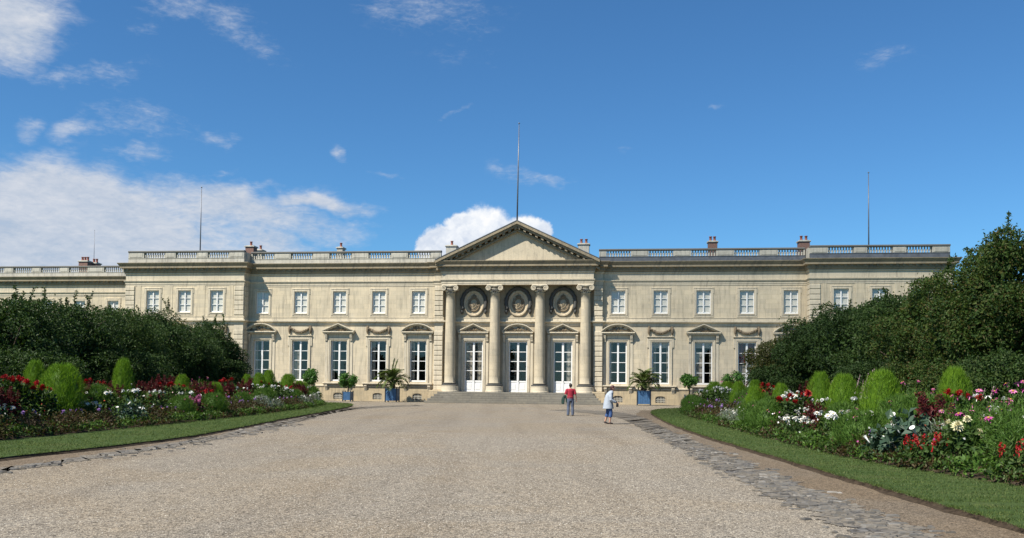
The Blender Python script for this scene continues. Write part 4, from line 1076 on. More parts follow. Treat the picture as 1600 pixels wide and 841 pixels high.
tree('tall_tree', 'dark tree just outside the right edge beside the tallest tree', 0, 0, 18.3, 6.5, L_MID, .14, 11000, 29, RH, 'tree', Z=24, h=7.2)
tree('low_shrub', 'grey green shrub with dull red berries behind the right kochias', 1448, 560, 14.6, 3.2, L_RUSTY, .10, 11000, 30, RH, flowers=(P_RUST, 45), shoots=4)
tree('low_shrub', 'low mid green shrub below the tallest tree at the right edge', 1572, 545, 14.8, 3.4, L_MID, .10, 12000, 31, RH, shoots=6)
tree('low_shrub', 'dusky low shrub behind the three kochias standing together', 1368, 560, 15.6, 4.2, L_DARK, .11, 11000, 32, RH, shoots=3)

# ------------------------------------------------------------------ flower beds
LBF = smooth_line([(-13.7, 9), (-13.4, 17), (-13.03, 22.9), (-12.66, 29.6), (-12.45, 36), (-12.39, 43.6), (-12.7, 54), (-13.3, 62), (-14.4, 68), (-16.2, 71), (-19, 72.5)], .4)
RBF = smooth_line([(9.4, 7.5), (8.6, 12), (8.1, 15), (7.6, 19), (7.62, 23), (7.85, 27.3), (8.6, 38), (9.5, 47.5), (10.3, 54), (11.6, 59), (13.6, 62.5), (17, 64)], .4)
def normals(line, inward):
    d = np.gradient(line, axis=0); d /= np.linalg.norm(d, axis=1, keepdims=True)
    n = np.c_[-d[:, 1], d[:, 0]]
    if (n[len(n)//2, 0] > 0) != (inward > 0): n = -n
    return n
BN = {-1: normals(LBF, -1), 1: normals(RBF, 1)}; BL = {-1: LBF, 1: RBF}
def bh(d): t = min(max(d/3.2, 0), 1); return LAWN_Z+.03+.5*t*t*(3-2*t)
def bed_pts(side, d): return BL[side]+BN[side]*d
def bed_at(side, px, d):
    q = bed_pts(side, d); x = 800+FPX*q[:, 0]/q[:, 1]; i = np.argmin(abs(x-px)); return Vector((q[i, 0], q[i, 1], bh(d)))
for side in (-1, 1):
    ds = [0, .15, .6, 1.2, 1.9, 2.6, 3.3, 4.5, 6.0]; line = BL[side]; k = len(line); rng = np.random.RandomState(7+side)
    v = []
    for j, d in enumerate(ds):
        q = bed_pts(side, d)
        for p in q: v.append((p[0], p[1], (LAWN_Z-.02 if j == 0 else bh(d)+rng.uniform(-.02, .03))))
    mb = MB(); mb.add(v, [(j*k+i, j*k+i+1, (j+1)*k+i+1, (j+1)*k+i) for j in range(len(ds)-1) for i in range(k-1)])
    o = struct(mb.obj('flower_bed_soil', M_SOIL))
    # low bedding nobody could count
    n = 60000; i = rng.randint(0, k, n); d = np.where(rng.rand(n) < .42, rng.uniform(-.16, .55, n), rng.uniform(.1, 5.2, n)); q = BL[side][i]+BN[side][i]*d[:, None]+rng.randn(n, 2)*np.where(d < .5, .05, .15)[:, None]
    near = q[:, 1] < 80; clump = .5+.5*np.sin(q[:, 0]*2.3+1.7*np.sin(q[:, 1]*1.1))*np.sin(q[:, 1]*1.9)
    hh = rng.rand(n)**.7*(.18+.34*clump+.12*np.minimum(d, 3))*np.where(d < .6, .62, 1)
    P = np.c_[q, np.array([bh(x) for x in d])+hh]; D = rdir(rng, n, .5); N = rdir(rng, n, .6)
    slot = np.clip(clump*2.99+rng.randn(n)*.55, 0, 2.9).astype(int); L = rng.uniform(.06, .13, n)
    arr = [(P[slot == s], D[slot == s], N[slot == s], L[slot == s], L[slot == s]*.4, s) for s in range(3)]
    o = link('bedding_foliage', quads('bedding_foliage', arr, [L_BRONZE, L_MID, L_FEATH])); o['kind'] = 'stuff'
    n = 700; i = rng.randint(0, k, n); d = rng.uniform(.15, 4.6, n); q = BL[side][i]+BN[side][i]*d[:, None]
    P = np.c_[q, np.array([bh(x) for x in d])+.28+rng.rand(n)*.45]; s_ = rng.choice(5, n, p=[.52, .16, .14, .12, .06]); N = rdir(rng, n, 1.0)
    arr = [(P[s_ == s], rdir(rng, (s_ == s).sum()), N[s_ == s], rng.uniform(.04, .075, (s_ == s).sum()), .055, s) for s in range(5)]
    o = link('scattered_blossom', quads('scattered_blossom', arr, [P_WHITE, P_RUST, P_MAG, P_PALE, P_RED])); o['kind'] = 'stuff'
# grass blades on the lawn strips
rng = np.random.RandomState(31)
for side, line, z1, n in ((-1, LL, 75, 60000), (1, RL, 70, 70000)):
    k = len(line); zz = line[:, 1]; wgt = 1/np.maximum(zz, 9)**1.3; wgt[zz < 8] = 0; i = rng.choice(k, n, p=wgt/wgt.sum())
    nl = normals(line, side); d = np.where(rng.rand(n) < .12, rng.uniform(-.07, .06, n), rng.uniform(-.03, 3.1, n)); q = line[i]+nl[i]*d[:, None]+rng.randn(n, 2)*.12*np.array([0, 1])
    P = np.c_[q, np.full(n, LAWN_Z-.003)]; D = rdir(rng, n, 1.1); D[:, 2] = abs(D[:, 2])+.25
    sz = .6+q[:, 1]/45
    o = link('grass', quads('grass', [(P, D, rdir(rng, n), .038*sz*rng.uniform(.6, 1.4, n), .007*sz, 0)], [L_FEATH_G]) if False else quads('grass', [(P, D, rdir(rng, n), .038*sz*rng.uniform(.6, 1.4, n), .008*sz, 0)], [leafmat('grass_blades', gr((.045, .08, .02), (.078, .122, .032), (.125, .148, .052)))]))
    o['kind'] = 'stuff'

# ------------------------------------------------------------------ plants of the beds
def dome(rng, n, h, r, z0=.05, fill=.55):
    d = rdir(rng, n, .2); d[:, 2] = abs(d[:, 2]); q = rng.uniform(fill, 1, n)
    return np.c_[d[:, 0]*r*q, d[:, 1]*r*q, z0+d[:, 2]*(h-z0)*q], d
def stems(rng, n, h, r):
    mb = MB()
    for i in range(n):
        a = rng.uniform(0, 6.28); x, y = r*math.cos(a)*rng.uniform(.2, .8), r*math.sin(a)*rng.uniform(.2, .8)
        mb.tube([(x*.2, y*.2, 0), (x*.7, y*.7, h*.5), (x, y, h*.85)], [.012, .009, .005], 5)
    return mb
def leafy(seed, h, r, n, leaf, asp, m, droop=.3, up=0, ns=7, fill=.5):
    rng = np.random.RandomState(seed); P, d = dome(rng, n, h, r, fill=fill)
    D = rdir(rng, n)+d*.8; D[:, 2] += up-droop; N = d*.6+rdir(rng, n)*.6; N[:, 2] += .4
    return quads('foliage', [(P, D, N, leaf*rng.uniform(.6, 1.2, n), leaf*asp*rng.uniform(.8, 1.2, n), 0)], [m], stems(rng, ns, h, r))
def needles(seed, h, r, n, L, wd, m, core=True):
    rng = np.random.RandomState(seed); t = rng.uniform(0, 1, n)**.85; a = rng.uniform(0, 6.28, n)
    prof = r*np.sin(np.clip((t*.84+.13), 0, 1)*PI)**.5*(1-.20*t); q = rng.uniform(.72, 1.0, n)
    lump = 1+.10*np.sin(a*3+seed)+.09*np.sin(a*5+t*7+seed)+.07*np.sin(a*11-t*13+seed)
    P = np.c_[np.cos(a)*prof*q*lump, np.sin(a)*prof*q*lump, .04+t*h*.9]
    D = np.c_[np.cos(a)*.55, np.sin(a)*.55, np.full(n, 1.0)]+rng.randn(n, 3)*.34; N = np.c_[np.cos(a), np.sin(a), np.full(n, .3)]+rng.randn(n, 3)*.4
    mb = MB()
    if core: mb.lathe([(r*.75*math.sin((.13+.84*q)*PI)**.5*(1-.20*q), .04+q*h*.88) for q in np.linspace(0, 1, 9)], 0, 0, 12)
    return quads('foliage', [(P, D, N, L*rng.uniform(.6, 1.3, n), wd*rng.uniform(.7, 1.3, n), 0)], [m], mb)
def bloom_mesh(r, m, rings=3, pet=9, flat=.5, mc=None, cup=.5):
    rng = np.random.RandomState(int(r*1000)); arr = []
    for k in range(rings):
        f = k/max(rings-1, 1); a = np.arange(pet)*2*PI/pet+k*.4+rng.randn(pet)*.08; e = flat*f*1.6+.05
        D = np.c_[np.cos(a)*math.cos(e), np.sin(a)*math.cos(e), np.full(pet, math.sin(e))]+rng.randn(pet, 3)*.06
        N = np.c_[-np.cos(a)*math.sin(e), -np.sin(a)*math.sin(e), np.full(pet, math.cos(e))]
        arr.append((np.tile([0, 0, .02+.012*k], (pet, 1)), D, N, r*(1-.25*f), r*(1-.2*f)*2.6/pet*1.7, 0))
    mb = MB(); mb.mi = 1 if mc else 0; mb.ball((0, 0, .03), (r*.28, r*.28, r*.2), 7, 4)
    mb.mi = 0; mb.tube([(0, 0, .02), (0, 0, -.05)], [.01, .006], 4)
    return quads('bloom', arr, [m, mc or m], mb)
M_EYE = plain('yellow_disc', (.42, .26, .03), .7, .2, 9)
B_RED = bloom_mesh(.115, P_RED, 4, 11, .75); B_REDS = bloom_mesh(.085, P_RED, 3, 9, .6); B_CREAM = bloom_mesh(.11, P_CREAM, 4, 12, .85)
B_WHITE = bloom_mesh(.062, P_WHITE, 2, 9, .2, M_EYE); B_WHT2 = bloom_mesh(.08, P_WHITE, 3, 9, .7); B_COS = bloom_mesh(.06, P_MAG, 1, 8, .2, M_EYE)
B_COSP = bloom_mesh(.06, P_PINK, 1, 8, .2, M_EYE); B_LIL = bloom_mesh(.05, P_LILAC, 2, 8, .4)
def trumpet():
    mb = MB(); mb.lathe([(.012, -.16), (.016, -.06), (.03, 0), (.045, .05), (.052, .055), (.04, .05), (.015, .0)], 0, 0, 10); return mb.mesh('bloom', P_WHITE, True)
B_TRUMP = trumpet()
def spike_mesh(m, h=.32, seed=3, r=.035, n=60):
    rng = np.random.RandomState(seed); t = rng.uniform(0, 1, n); a = rng.uniform(0, 6.28, n); q = r*(1.1-.8*t)
    P = np.c_[np.cos(a)*q*.4, np.sin(a)*q*.4, t*h]; D = np.c_[np.cos(a), np.sin(a), np.full(n, .5)]
    mb = MB(); mb.tube([(0, 0, -.1), (0, 0, h)], [.01, .005], 4); return quads('flower_spike', [(P, D, rdir(rng, n, .5), q*1.5+.012, .022, 0)], [m], mb)
S_CRIM = spike_mesh(L_CRIM, .34, 4, .055, 90); S_SALV = spike_mesh(P_RED, .15, 5, .018, 40); S_HOLLY = spike_mesh(P_PALE, .9, 6, .035, 34); S_PINK = spike_mesh(P_PINK, .2, 7, .04, 50)
def proto(name, cat, fol, blooms, seed, h, r, nb, zr=(.8, 1.08), tilt=.5, spread=.9):
    "one plant with its own foliage and every bloom as parts"
    rng = random.Random(seed); t = thing(name, name.replace('_', ' '), cat, (0, -200, 0)); link('foliage', fol, t)
    for i in range(nb):
        a = 6.283*(i+rng.uniform(0, .6))/nb; q = r*spread*math.sqrt(rng.uniform(.05, 1)); z = h*rng.uniform(*zr)*(1-.22*(q/r)**2)
        b = link('flower_spike' if 'spike' in blooms[i % len(blooms)].name else 'bloom', blooms[i % len(blooms)], t, (q*math.cos(a), q*math.sin(a), z))
        b.rotation_euler = (rng.uniform(-tilt, tilt)+.35*math.sin(a)*-1, rng.uniform(-tilt, tilt)+.35*math.cos(a), rng.uniform(0, 6)); b.scale = [rng.uniform(.75, 1.2)]*3
    return t
F_DAH = leafy(41, .95, .42, 320, .16, .55, L_DARK); F_DAH2 = leafy(42, .8, .45, 300, .15, .55, L_MID); F_LOW = leafy(43, .5, .42, 330, .10, .5, L_MID)
F_BRZ = leafy(44, .5, .5, 420, .085, .5, L_BRONZE); F_CRM = leafy(45, .85, .36, 300, .15, .5, L_CRIM); F_SIL = leafy(46, .6, .42, 520, .10, .22, L_SILV, 0, .5)
F_BIG = leafy(47, .85, .62, 260, .19, .72, L_BLUE, .5); F_COS = leafy(48, .95, .55, 2600, .12, .09, L_FEATH, 0, .4, fill=.3); F_MND = needles(49, .75, .55, 2600, .14, .014, L_FEATH)
F_HOL = leafy(50, .5, .35, 120, .16, .8, L_MID)
KO = [needles(60+i, 1.0, .5, 6500, .11, .0075, L_LIME) for i in range(3)]
PR = {
 'red_dahlia': (proto('red_dahlia', 'flower', F_DAH, [B_RED, B_REDS, B_RED], 1, 1.0, .34, 6, (.9, 1.1)), 'red dahlia', .95),
 'crimson_amaranth': (proto('crimson_amaranth', 'flower', F_CRM, [S_CRIM], 2, .75, .3, 7, tilt=.25), 'dark crimson amaranth', .95),
 'white_daisy': (proto('white_daisy', 'flower', F_LOW, [B_WHITE], 3, .56, .42, 13, (.85, 1.08)), 'white daisy clump', .55),
 'white_dahlia': (proto('white_dahlia', 'flower', F_DAH2, [B_WHT2, B_WHITE], 4, .85, .42, 5), 'white flowered bush', .85),
 'pink_cosmos': (proto('pink_cosmos', 'flower', F_COS, [B_COS, B_COSP, B_COS], 5, .98, .55, 9, (.7, 1.1)), 'feathery pink cosmos', .95),
 'feathery_mound': (proto('feathery_mound', 'plant', F_MND, [B_COSP], 6, .7, .5, 2), 'feathery green mound', .75),
 'bronze_coleus': (proto('bronze_coleus', 'plant', F_BRZ, [B_LIL], 7, .5, .45, 2), 'bronze leaved coleus', .5),
 'thorn_apple': (proto('thorn_apple', 'plant', F_BIG, [B_TRUMP], 8, .8, .55, 7, (.6, 1.0), .9), 'broad leaved thorn apple', .85),
 'silver_wormwood': (proto('silver_wormwood', 'plant', F_SIL, [B_WHITE], 9, .6, .4, 3), 'silver leaved wormwood', .6),
 'red_salvia': (proto('red_salvia', 'flower', F_LOW, [S_SALV], 10, .42, .38, 10, (.85, 1.05), .25), 'red salvia', .5),
 'cream_dahlia': (proto('cream_dahlia', 'flower', F_DAH2, [B_CREAM], 11, .78, .36, 5), 'cream dahlia', .8),
 'hollyhock': (proto('hollyhock', 'flower', F_HOL, [S_HOLLY], 12, .65, .2, 4, (.9, 1.2), .12), 'pale pink hollyhock', 1.3),
 'pink_celosia': (proto('pink_celosia', 'flower', F_CRM, [S_PINK], 13, .8, .28, 9, (.75, 1.1), .3), 'pink spiked celosia', .9),
}
PLANTS = []      # kind, side, row, position, scale
def put(kind, side, px, d, s): PLANTS.append((kind, side, d, bed_at(side, px, d), s))
for px, d, s in ((42, 2.3, 1.15), (64, 1.9, 1.0), (148, 2.9, 1.05), (256, 2.7, .95), (279, 2.0, 1.1), (354, 2.6, 1.25), (412, 2.4, 1.15), (450, 1.9, 1.0), (505, 2.1, .95)): put('red_dahlia', -1, px, d, s)
for px, d, s in ((25, 2.6, 1.15), (320, 1.6, .9)): put('red_dahlia', -1, px, d, s)
for px, d, s in ((18, 1.7, 1.0), (122, 2.5, 1.1), (160, 3.1, 1.0), (330, 2.9, 1.0), (384, 2.8, 1.0), (435, 2.7, 1.0)): put('crimson_amaranth', -1, px, d, s)
put('pink_celosia', -1, 306, .7, 1.0); put('silver_wormwood', -1, 413, .8, 1.25); put('thorn_apple', -1, 202, .7, .95); put('white_dahlia', -1, 172, 1.7, 1.0); put('white_dahlia', -1, 375, 1.9, 1.1)
put('feathery_mound', -1, 335, .8, 1.15); put('feathery_mound', -1, 285, .8, 1.05)
for px, d, s in ((1083, 1.6, .95), (1115, 2.1, 1.0), (1204, 2.4, 1.2), (1190, 2.0, 1.1), (1231, 1.1, 1.0), (1249, 1.6, 1.1), (1504, 2.4, 1.0)): put('red_dahlia', 1, px, d, s)
for px, d, s in ((1160, 2.4, 1.0), (1215, 2.1, 1.0), (1275, 1.2, .9), (1394, 2.2, .9)): put('crimson_amaranth', 1, px, d, s)
for px, d, s in ((1074, .7, 1.1), (1095, .9, 1.1), (1153, .7, 1.3), (1250, 2.2, 1.5), (1312, .9, 1.35), (1265, 1.6, 1.0)): put('white_daisy', 1, px, d, s)
put('thorn_apple', 1, 1420, .85, 1.15); put('thorn_apple', 1, 1385, .5, .8); put('cream_dahlia', 1, 1512, .75, .95); put('red_salvia', 1, 1437, .35, 1.0); put('red_salvia', 1, 1462, .4, 1.1); put('red_salvia', 1, 1592, .5, 1.1)
put('silver_wormwood', 1, 1460, 1.2, 1.1); put('pink_cosmos', 1, 1540, 1.6, 1.1); put('pink_cosmos', 1, 1583, 1.3, 1.15); put('pink_cosmos', 1, 1500, 1.5, 1.0); put('pink_cosmos', 1, 1600, 2.3, 1.1)
put('feathery_mound', 1, 1345, .6, 1.1); put('feathery_mound', 1, 1415, 1.9, 1.2); put('feathery_mound', 1, 1455, 2.1, 1.2); put('white_dahlia', 1, 1541, 2.9, 1.0); put('white_dahlia', 1, 1290, 2.2, .9)
for px, d, s in ((1272, 3.8, 1.0), (1290, 4.1, 1.0), (1340, 4.0, 1.0), (1362, 4.2, 1.1), (1372, 3.8, .9), (1532, 3.8, .7)): put('hollyhock', 1, px, d, s)
put('white_dahlia', -1, 499, 1.3, 1.3); put('feathery_mound', -1, 490, .9, 1.5); put('pink_cosmos', -1, 509, 1.0, 1.15); put('feathery_mound', -1, 478, 1.8, 1.4); put('white_dahlia', -1, 513, .4, 1.0)
put('white_dahlia', 1, 1068, 1.2, 1.35); put('feathery_mound', 1, 1079, 1.9, 1.5); put('pink_cosmos', 1, 1088, 2.4, 1.3); put('white_dahlia', 1, 1074, 2.4, 1.3)
prnd = random.Random(77)
FILL = {0: ['bronze_coleus', 'white_daisy', 'bronze_coleus', 'feathery_mound', 'bronze_coleus', 'white_daisy', 'silver_wormwood', 'feathery_mound'],
        1: ['white_dahlia', 'feathery_mound', 'pink_cosmos', 'bronze_coleus', 'crimson_amaranth', 'white_daisy', 'feathery_mound'],
        2: ['white_dahlia', 'pink_cosmos', 'crimson_amaranth', 'feathery_mound', 'feathery_mound', 'white_dahlia'],
        3: ['pink_cosmos', 'feathery_mound', 'white_dahlia', 'crimson_amaranth']}
for side in (-1, 1):
    for r, d in enumerate((.55, 1.35, 2.2, 3.4)):
        q = bed_pts(side, d); acc = prnd.uniform(0, 1); last = q[0]; j = 0; drift = 0; kd = None
        for p in q:
            acc -= np.linalg.norm(p-last); last = p
            if acc > 0 or not (-25 < 800+FPX*p[0]/p[1] < 1640) or p[1] < 12: continue
            acc = prnd.uniform(1.15, 1.7)*(1.0 if r < 3 else 1.3)
            if p[1] > (71 if side < 0 else 62): continue
            if any((P[3].xy-Vector(p)).length < .62 for P in PLANTS if P[1] == side): continue
            if drift > 0 and kd: drift -= 1
            else:
              drift = prnd.choice((0, 0, 1, 1, 2)); kd = ('bronze_coleus' if r < 2 else 'feathery_mound') if side < 0 and prnd.random() < .35 else FILL[r][prnd.randrange(len(FILL[r]))] if prnd.random() < .8 else FILL[r][j % len(FILL[r])]; j += 1
            PLANTS.append((kd, side, d, Vector((p[0]+prnd.uniform(-.15, .15), p[1]+prnd.uniform(-.2, .2), bh(d))), prnd.uniform(.85, 1.2)*(1.12 if p[1] > 38 else 1)))
ORD = 'first second third fourth fifth sixth seventh eighth ninth tenth eleventh twelfth thirteenth fourteenth fifteenth sixteenth seventeenth eighteenth nineteenth twentieth'.split()
ORD += ['twenty-'+o for o in ORD[:9]]+['thirtieth']
def rowname(d): return 'front' if d < 1 else ('middle' if d < 2.05 else 'back')
used = {k: False for k in PR}
from collections import defaultdict
byk = defaultdict(list)
for P in PLANTS: byk[(P[0], P[1], rowname(P[2]))].append(P)
for (kd, side, row), lst in byk.items():
    lst.sort(key=lambda P: -P[3].y)
    for i, P in enumerate(lst):
        root, words_, _ = PR[kd]
        if used[kd]: o = copy_tree(root)
        else: o = root; used[kd] = True
        o.location = P[3]; o.rotation_euler = (0, 0, prnd.uniform(0, 6.28)); o.scale = [P[4]*(.98 if kd == 'thorn_apple' else (1.10 if side > 0 else 1.06))]*3
        sd_ = 'left' if side < 0 else 'right'
        o['label'] = (f"only {words_} in the {row} row of the {sd_} flower bed" if len(lst) == 1 else
                      f"{words_}, {ORD[i]} one from the palace in the {row} row, {sd_} bed")
        o['group'] = f"{words_} plants in the {sd_} flower bed"
# kochia bushes
KL = [(50, 580, 36, 3.4), (97, 586, 66, 2.0), (193, 577, 31, 2.6), (283, 590, 26, 3.0), (338, 602, 27, 2.0), (388, 589, 20, 3.2), (406, 587, 24, 2.7), (421, 582, 22, 3.2), (451, 588, 28, 2.4), (474, 600, 22, 1.4), (486, 590, 16, 2.6), (495, 598, 19, 1.7)]
KR = [(1097, 600, 30, 1.9), (1136, 600, 30, 2.6), (1155, 601, 26, 1.9), (1180, 598, 26, 3.2), (1179, 616, 32, 1.2), (1222, 612, 30, 1.8), (1281, 598, 38, 2.3), (1319, 603, 50, 2.0), (1377, 600, 62, 2.0), (1491, 597, 50, 2.6)]
kroot = None
for side, lst in ((-1, KL), (1, KR)):
    for i, (px, yt, wp, d) in enumerate(sorted(lst)):
        p = bed_at(side, px, d); zt = EYE+(horizon(px)-yt)*p.y/FPX; w = wp*p.y/FPX*1.1; h = max(zt-p.z, .9)*(1.22 if p.y < 40 else 1.06)+.06
        sd_ = 'left' if side < 0 else 'right'
        t = thing('kochia_bush', f"{'flame-shaped' if h > 1.7*w else 'rounded'} bright green kochia bush, {ORD[i]} from the left in the {sd_} flower bed", 'bush', p, prnd.uniform(0, 6), f"bright green kochia bushes in the {sd_} flower bed")
        k = link('foliage', KO[i % 3], t); k.scale = (w, w, h/1.0)
        mb = MB(); mb.tube([(0, 0, -.05), (0, 0, h*.4)], [.03, .02], 6); mb.obj('stem', M_STEM, t)

# ================================================================== tubs by the palace
M_TUB = plain('blue_tub_paint', (.042, .105, .205), .5, .18, 6); M_TUBD = plain('dark_tub_iron', (.03, .045, .065), .5, .2, 6, .4); M_POTSOIL = plain('potting_soil', (.05, .035, .022), .95, .3, 8)
def tub(parent, w, h):
    mb = MB(); mb.cbox(-w/2+.03, w/2-.03, -w/2+.03, w/2-.03, .12, h-.05, .015)
    for s in (0, 1, 2, 3):
        r = Matrix.Rotation(s*PI/2, 3, 'Z'); b = MB()
        for k in range(5): b.cbox(-w/2+.1+k*(w-.2)/5+.004, -w/2+.1+(k+1)*(w-.2)/5-.004, -w/2+.012, -w/2+.05, .2, h-.12, .008)
        mb.add([tuple(r @ Vector(p)) for p in b.v], b.f)
    o = mb.obj('tub', M_TUB, parent)
    mb = MB()
    for sx in (-1, 1):
        for sy in (-1, 1):
            mb.box(sx*(w/2-.09), sx*(w/2+.005), sy*(w/2-.09), sy*(w/2+.005), 0, h); mb.ball((sx*(w/2-.04), sy*(w/2-.04), h+.03), .05, 7, 5)
    mb.obj('corner_post', M_TUBD, o)
    mb = MB()
    for z in (.13, h-.12):
        for s in range(4):
            r = Matrix.Rotation(s*PI/2, 3, 'Z'); b = MB().box(-w/2+.092, w/2-.092, -w/2, -w/2+.04, z, z+.08); mb.add([tuple(r @ Vector(p)) for p in b.v], b.f)
    mb.obj('rail', M_TUB, o)
    mb = MB(); mb.box(-w/2+.05, w/2-.05, -w/2+.05, w/2-.05, h-.049, h-.03); mb.obj('soil', M_POTSOIL, o)
def frond_mesh(L, seed, arch):
    rng = np.random.RandomState(seed); n = 46; t = np.linspace(.0, 1, n)
    x = L*(t*.75+.0*t); z = L*(t*.95-arch*t**2.2); S = np.c_[x, np.zeros(n), z]
    mb = MB(); mb.tube([S[i] for i in range(0, n, 5)], [.022*(1-.8*i/n) for i in range(0, n, 5)], 5)
    T = np.gradient(S, axis=0); T /= np.linalg.norm(T, axis=1, keepdims=True); arr = []
    k = np.arange(8, n)
    for s in (-1, 1):
        D = T[k]*.75+np.array([0, s*1.0, 0])+np.array([0, 0, .15])+rng.randn(len(k), 3)*.1; ln = L*.30*np.sin(np.clip(t[k]*.9+.12, 0, 1)*PI)**.6
        arr.append((S[k], D, np.tile([0, 0, 1.0], (len(k), 1)), ln, .05, 0))
    return quads('frond', arr, [L_PALM], mb)
FR = [frond_mesh(1.55, 1, .55), frond_mesh(1.75, 2, .75), frond_mesh(1.6, 3, 1.0), frond_mesh(1.5, 4, .2)]
def palm(px, w, tw, th, label, hs, seed, tall):
    u = fac(px, 615, w)[0]; rnd = random.Random(seed)
    t = thing('potted_palm', label, 'potted palm', loc_uw(u, w), -YAW, 'potted palms beside the portico'); tub(t, tw, th)
    mb = MB(); mb.lathe([(.20, th-.05), (.26, th+.1), (.24, th+.32), (.14, th+.5), (.05, th+.6)], 0, 0, 12)
    for i in range(40): mb.ball((.22*math.cos(i*2.4), .22*math.sin(i*2.4), th+.02+i*.011), (.05, .05, .035), 5, 4)
    mb.obj('trunk', M_BARK, t)
    n = 34
    for i in range(n):
        e = i/n; f = link('frond', FR[2 if e < .35 else (1 if e < .7 else 0)], t, (0, 0, th+.3+.25*e))
        a = i*2.39996+rnd.uniform(-.2, .2); f.rotation_euler = (rnd.uniform(-.15, .15), -.75*e+rnd.uniform(-.12, .2)+.25, a); f.scale = [hs*rnd.uniform(.75, 1.05)]*3
    for k in range(tall):
        f = link('frond', FR[3], t, (0, 0, th+.5)); f.rotation_euler = (0, -.62+.12*k, 1.2*k-.6); f.scale = (hs*1.05, hs*.3, hs*1.15)
palm(613, 2.6, 1.12, 1.28, 'palm in a square blue tub left of the portico steps, two tall fronds upright', 1.3, 3, 2)
palm(1006, 3.2, 1.22, 1.32, 'palm in a square blue tub right of the portico steps', 1.25, 9, 0)
def pot_shrub(px, yc, wp, w, label, seed):
    u = fac(px, yc, w)[0]; zc = fac(px, yc, w)[1]; r = abs(fac(px+wp/2, yc, w)[0]-u)*1.04
    t = thing('potted_shrub', label, 'potted shrub', loc_uw(u, w), -YAW, 'clipped shrubs in tubs along the palace'); tub(t, .82, .92)
    rng = np.random.RandomState(seed); mb = MB(); mb.tube([(0, 0, .85), (.03, .02, zc-.5), (0, 0, zc)], [.06, .05, .03], 8)
    for k in range(7): a = k*.9; mb.tube([(0, 0, zc-.45), (.3*r*math.cos(a), .3*r*math.sin(a), zc-.1), (.7*r*math.cos(a), .7*r*math.sin(a), zc+.1*math.sin(k))], [.03, .022, .01], 5)
    mb.obj('trunk', M_BARK, t, True)
    n = 1100; nb = 14; c = rdir(rng, nb)*np.array([r, r, r*.66])*.7; bi = rng.choice(nb, n); d = rdir(rng, n, .3)
    P = c[bi]+d*r*.42*rng.uniform(.6, 1.05, n)[:, None]; P[:, 2] += zc; core = MB()
    for q in c: core.ball((q[0], q[1], q[2]+zc), r*.27, 7, 5)
    D = rdir(rng, n)+d*.5; D[:, 2] -= .4
    link('crown', quads('crown', [(P, D, d+rdir(rng, n)*.5, .2*rng.uniform(.6, 1.2, n), .13, 0)], [L_POT], core), t)
pot_shrub(544, 594, 27, 2.4, 'small rounded shrub in a blue tub, left of the left palm', 1)
pot_shrub(487, 589, 27, 2.6, 'rounded dark shrub showing above the tip of the left flower bed', 2)
pot_shrub(1077, 594, 27, 2.8, 'rounded shrub above the tip of the right flower bed, nearest the right palm', 3)
pot_shrub(1146, 594, 33, 3.0, 'wide rounded shrub above the right bed, below the red-curtained window', 4)

# ================================================================== people
SKIN = plain('skin', (.42, .24, .165), .6, .08, 9); HAIR = plain('dark_hair', (.018, .014, .012), .55, .3, 30); HAIR2 = plain('auburn_hair', (.055, .016, .014), .55, .3, 30)
C_RED = plain('red_shirt', (.30, .018, .035), .85, .12, 14); C_TROU = plain('slate_trousers', (.085, .105, .15), .85, .15, 14); C_COAT = plain('pale_blue_coat', (.33, .37, .42), .8, .12, 8)
C_JEAN = plain('blue_trousers', (.04, .085, .21), .85, .2, 14); C_BLK = plain('black_leather', (.02, .02, .022), .5, .2, 14); C_GREEN = plain('dark_green_cloth', (.010, .035, .026), .85, .25, 9)
M_EYEW = plain('eye', (.7, .7, .68), .3, .05, 9)
def fuse(name, mb, m, parent, voxel=.01, sm=4, loc=None):
    me = mb.mesh('tmp', m); o = bpy.data.objects.new('tmp', me); COL.objects.link(o)
    r = o.modifiers.new('r', 'REMESH'); r.mode = 'VOXEL'; r.voxel_size = voxel; r.use_smooth_shade = True
    s = o.modifiers.new('s', 'SMOOTH'); s.iterations = sm; s.factor = .5
    dg = bpy.context.evaluated_depsgraph_get(); e = o.evaluated_get(dg); me2 = bpy.data.meshes.new_from_object(e)
    bpy.data.objects.remove(o); me2.name = name
    if not me2.materials: me2.materials.append(m)
    me2.polygons.foreach_set('use_smooth', [True]*len(me2.polygons)); return link(name, me2, parent, loc)
def hand(mb, w, d, side, r=.008):
    "palm and five curled fingers from wrist w along direction d"
    w = Vector(w); d = Vector(d).normalized(); s = d.cross(Vector((0, 0, 1)) if abs(d.z) < .9 else Vector((0, 1, 0))).normalized(); n = s.cross(d)
    mb.tube([w-d*.02, w+d*.03, w+d*.085], [.026, .036, .034], 8, .5)
    for i, (o, L) in enumerate(((-.028, .065), (-.010, .078), (.010, .073), (.027, .055))):
        b = w+d*.075+s*o; mb.tube([b, b+d*L*.45, b+d*L*.8+n*.02*side, b+d*L*.9+n*.042*side], [r*1.15, r*1.05, r*.95, r*.8], 6)
    b = w+d*.03-s*.03; mb.tube([b, b-s*.025+d*.025+n*.01*side, b-s*.03+d*.055+n*.025*side], [r*1.4, r*1.2, r], 6)
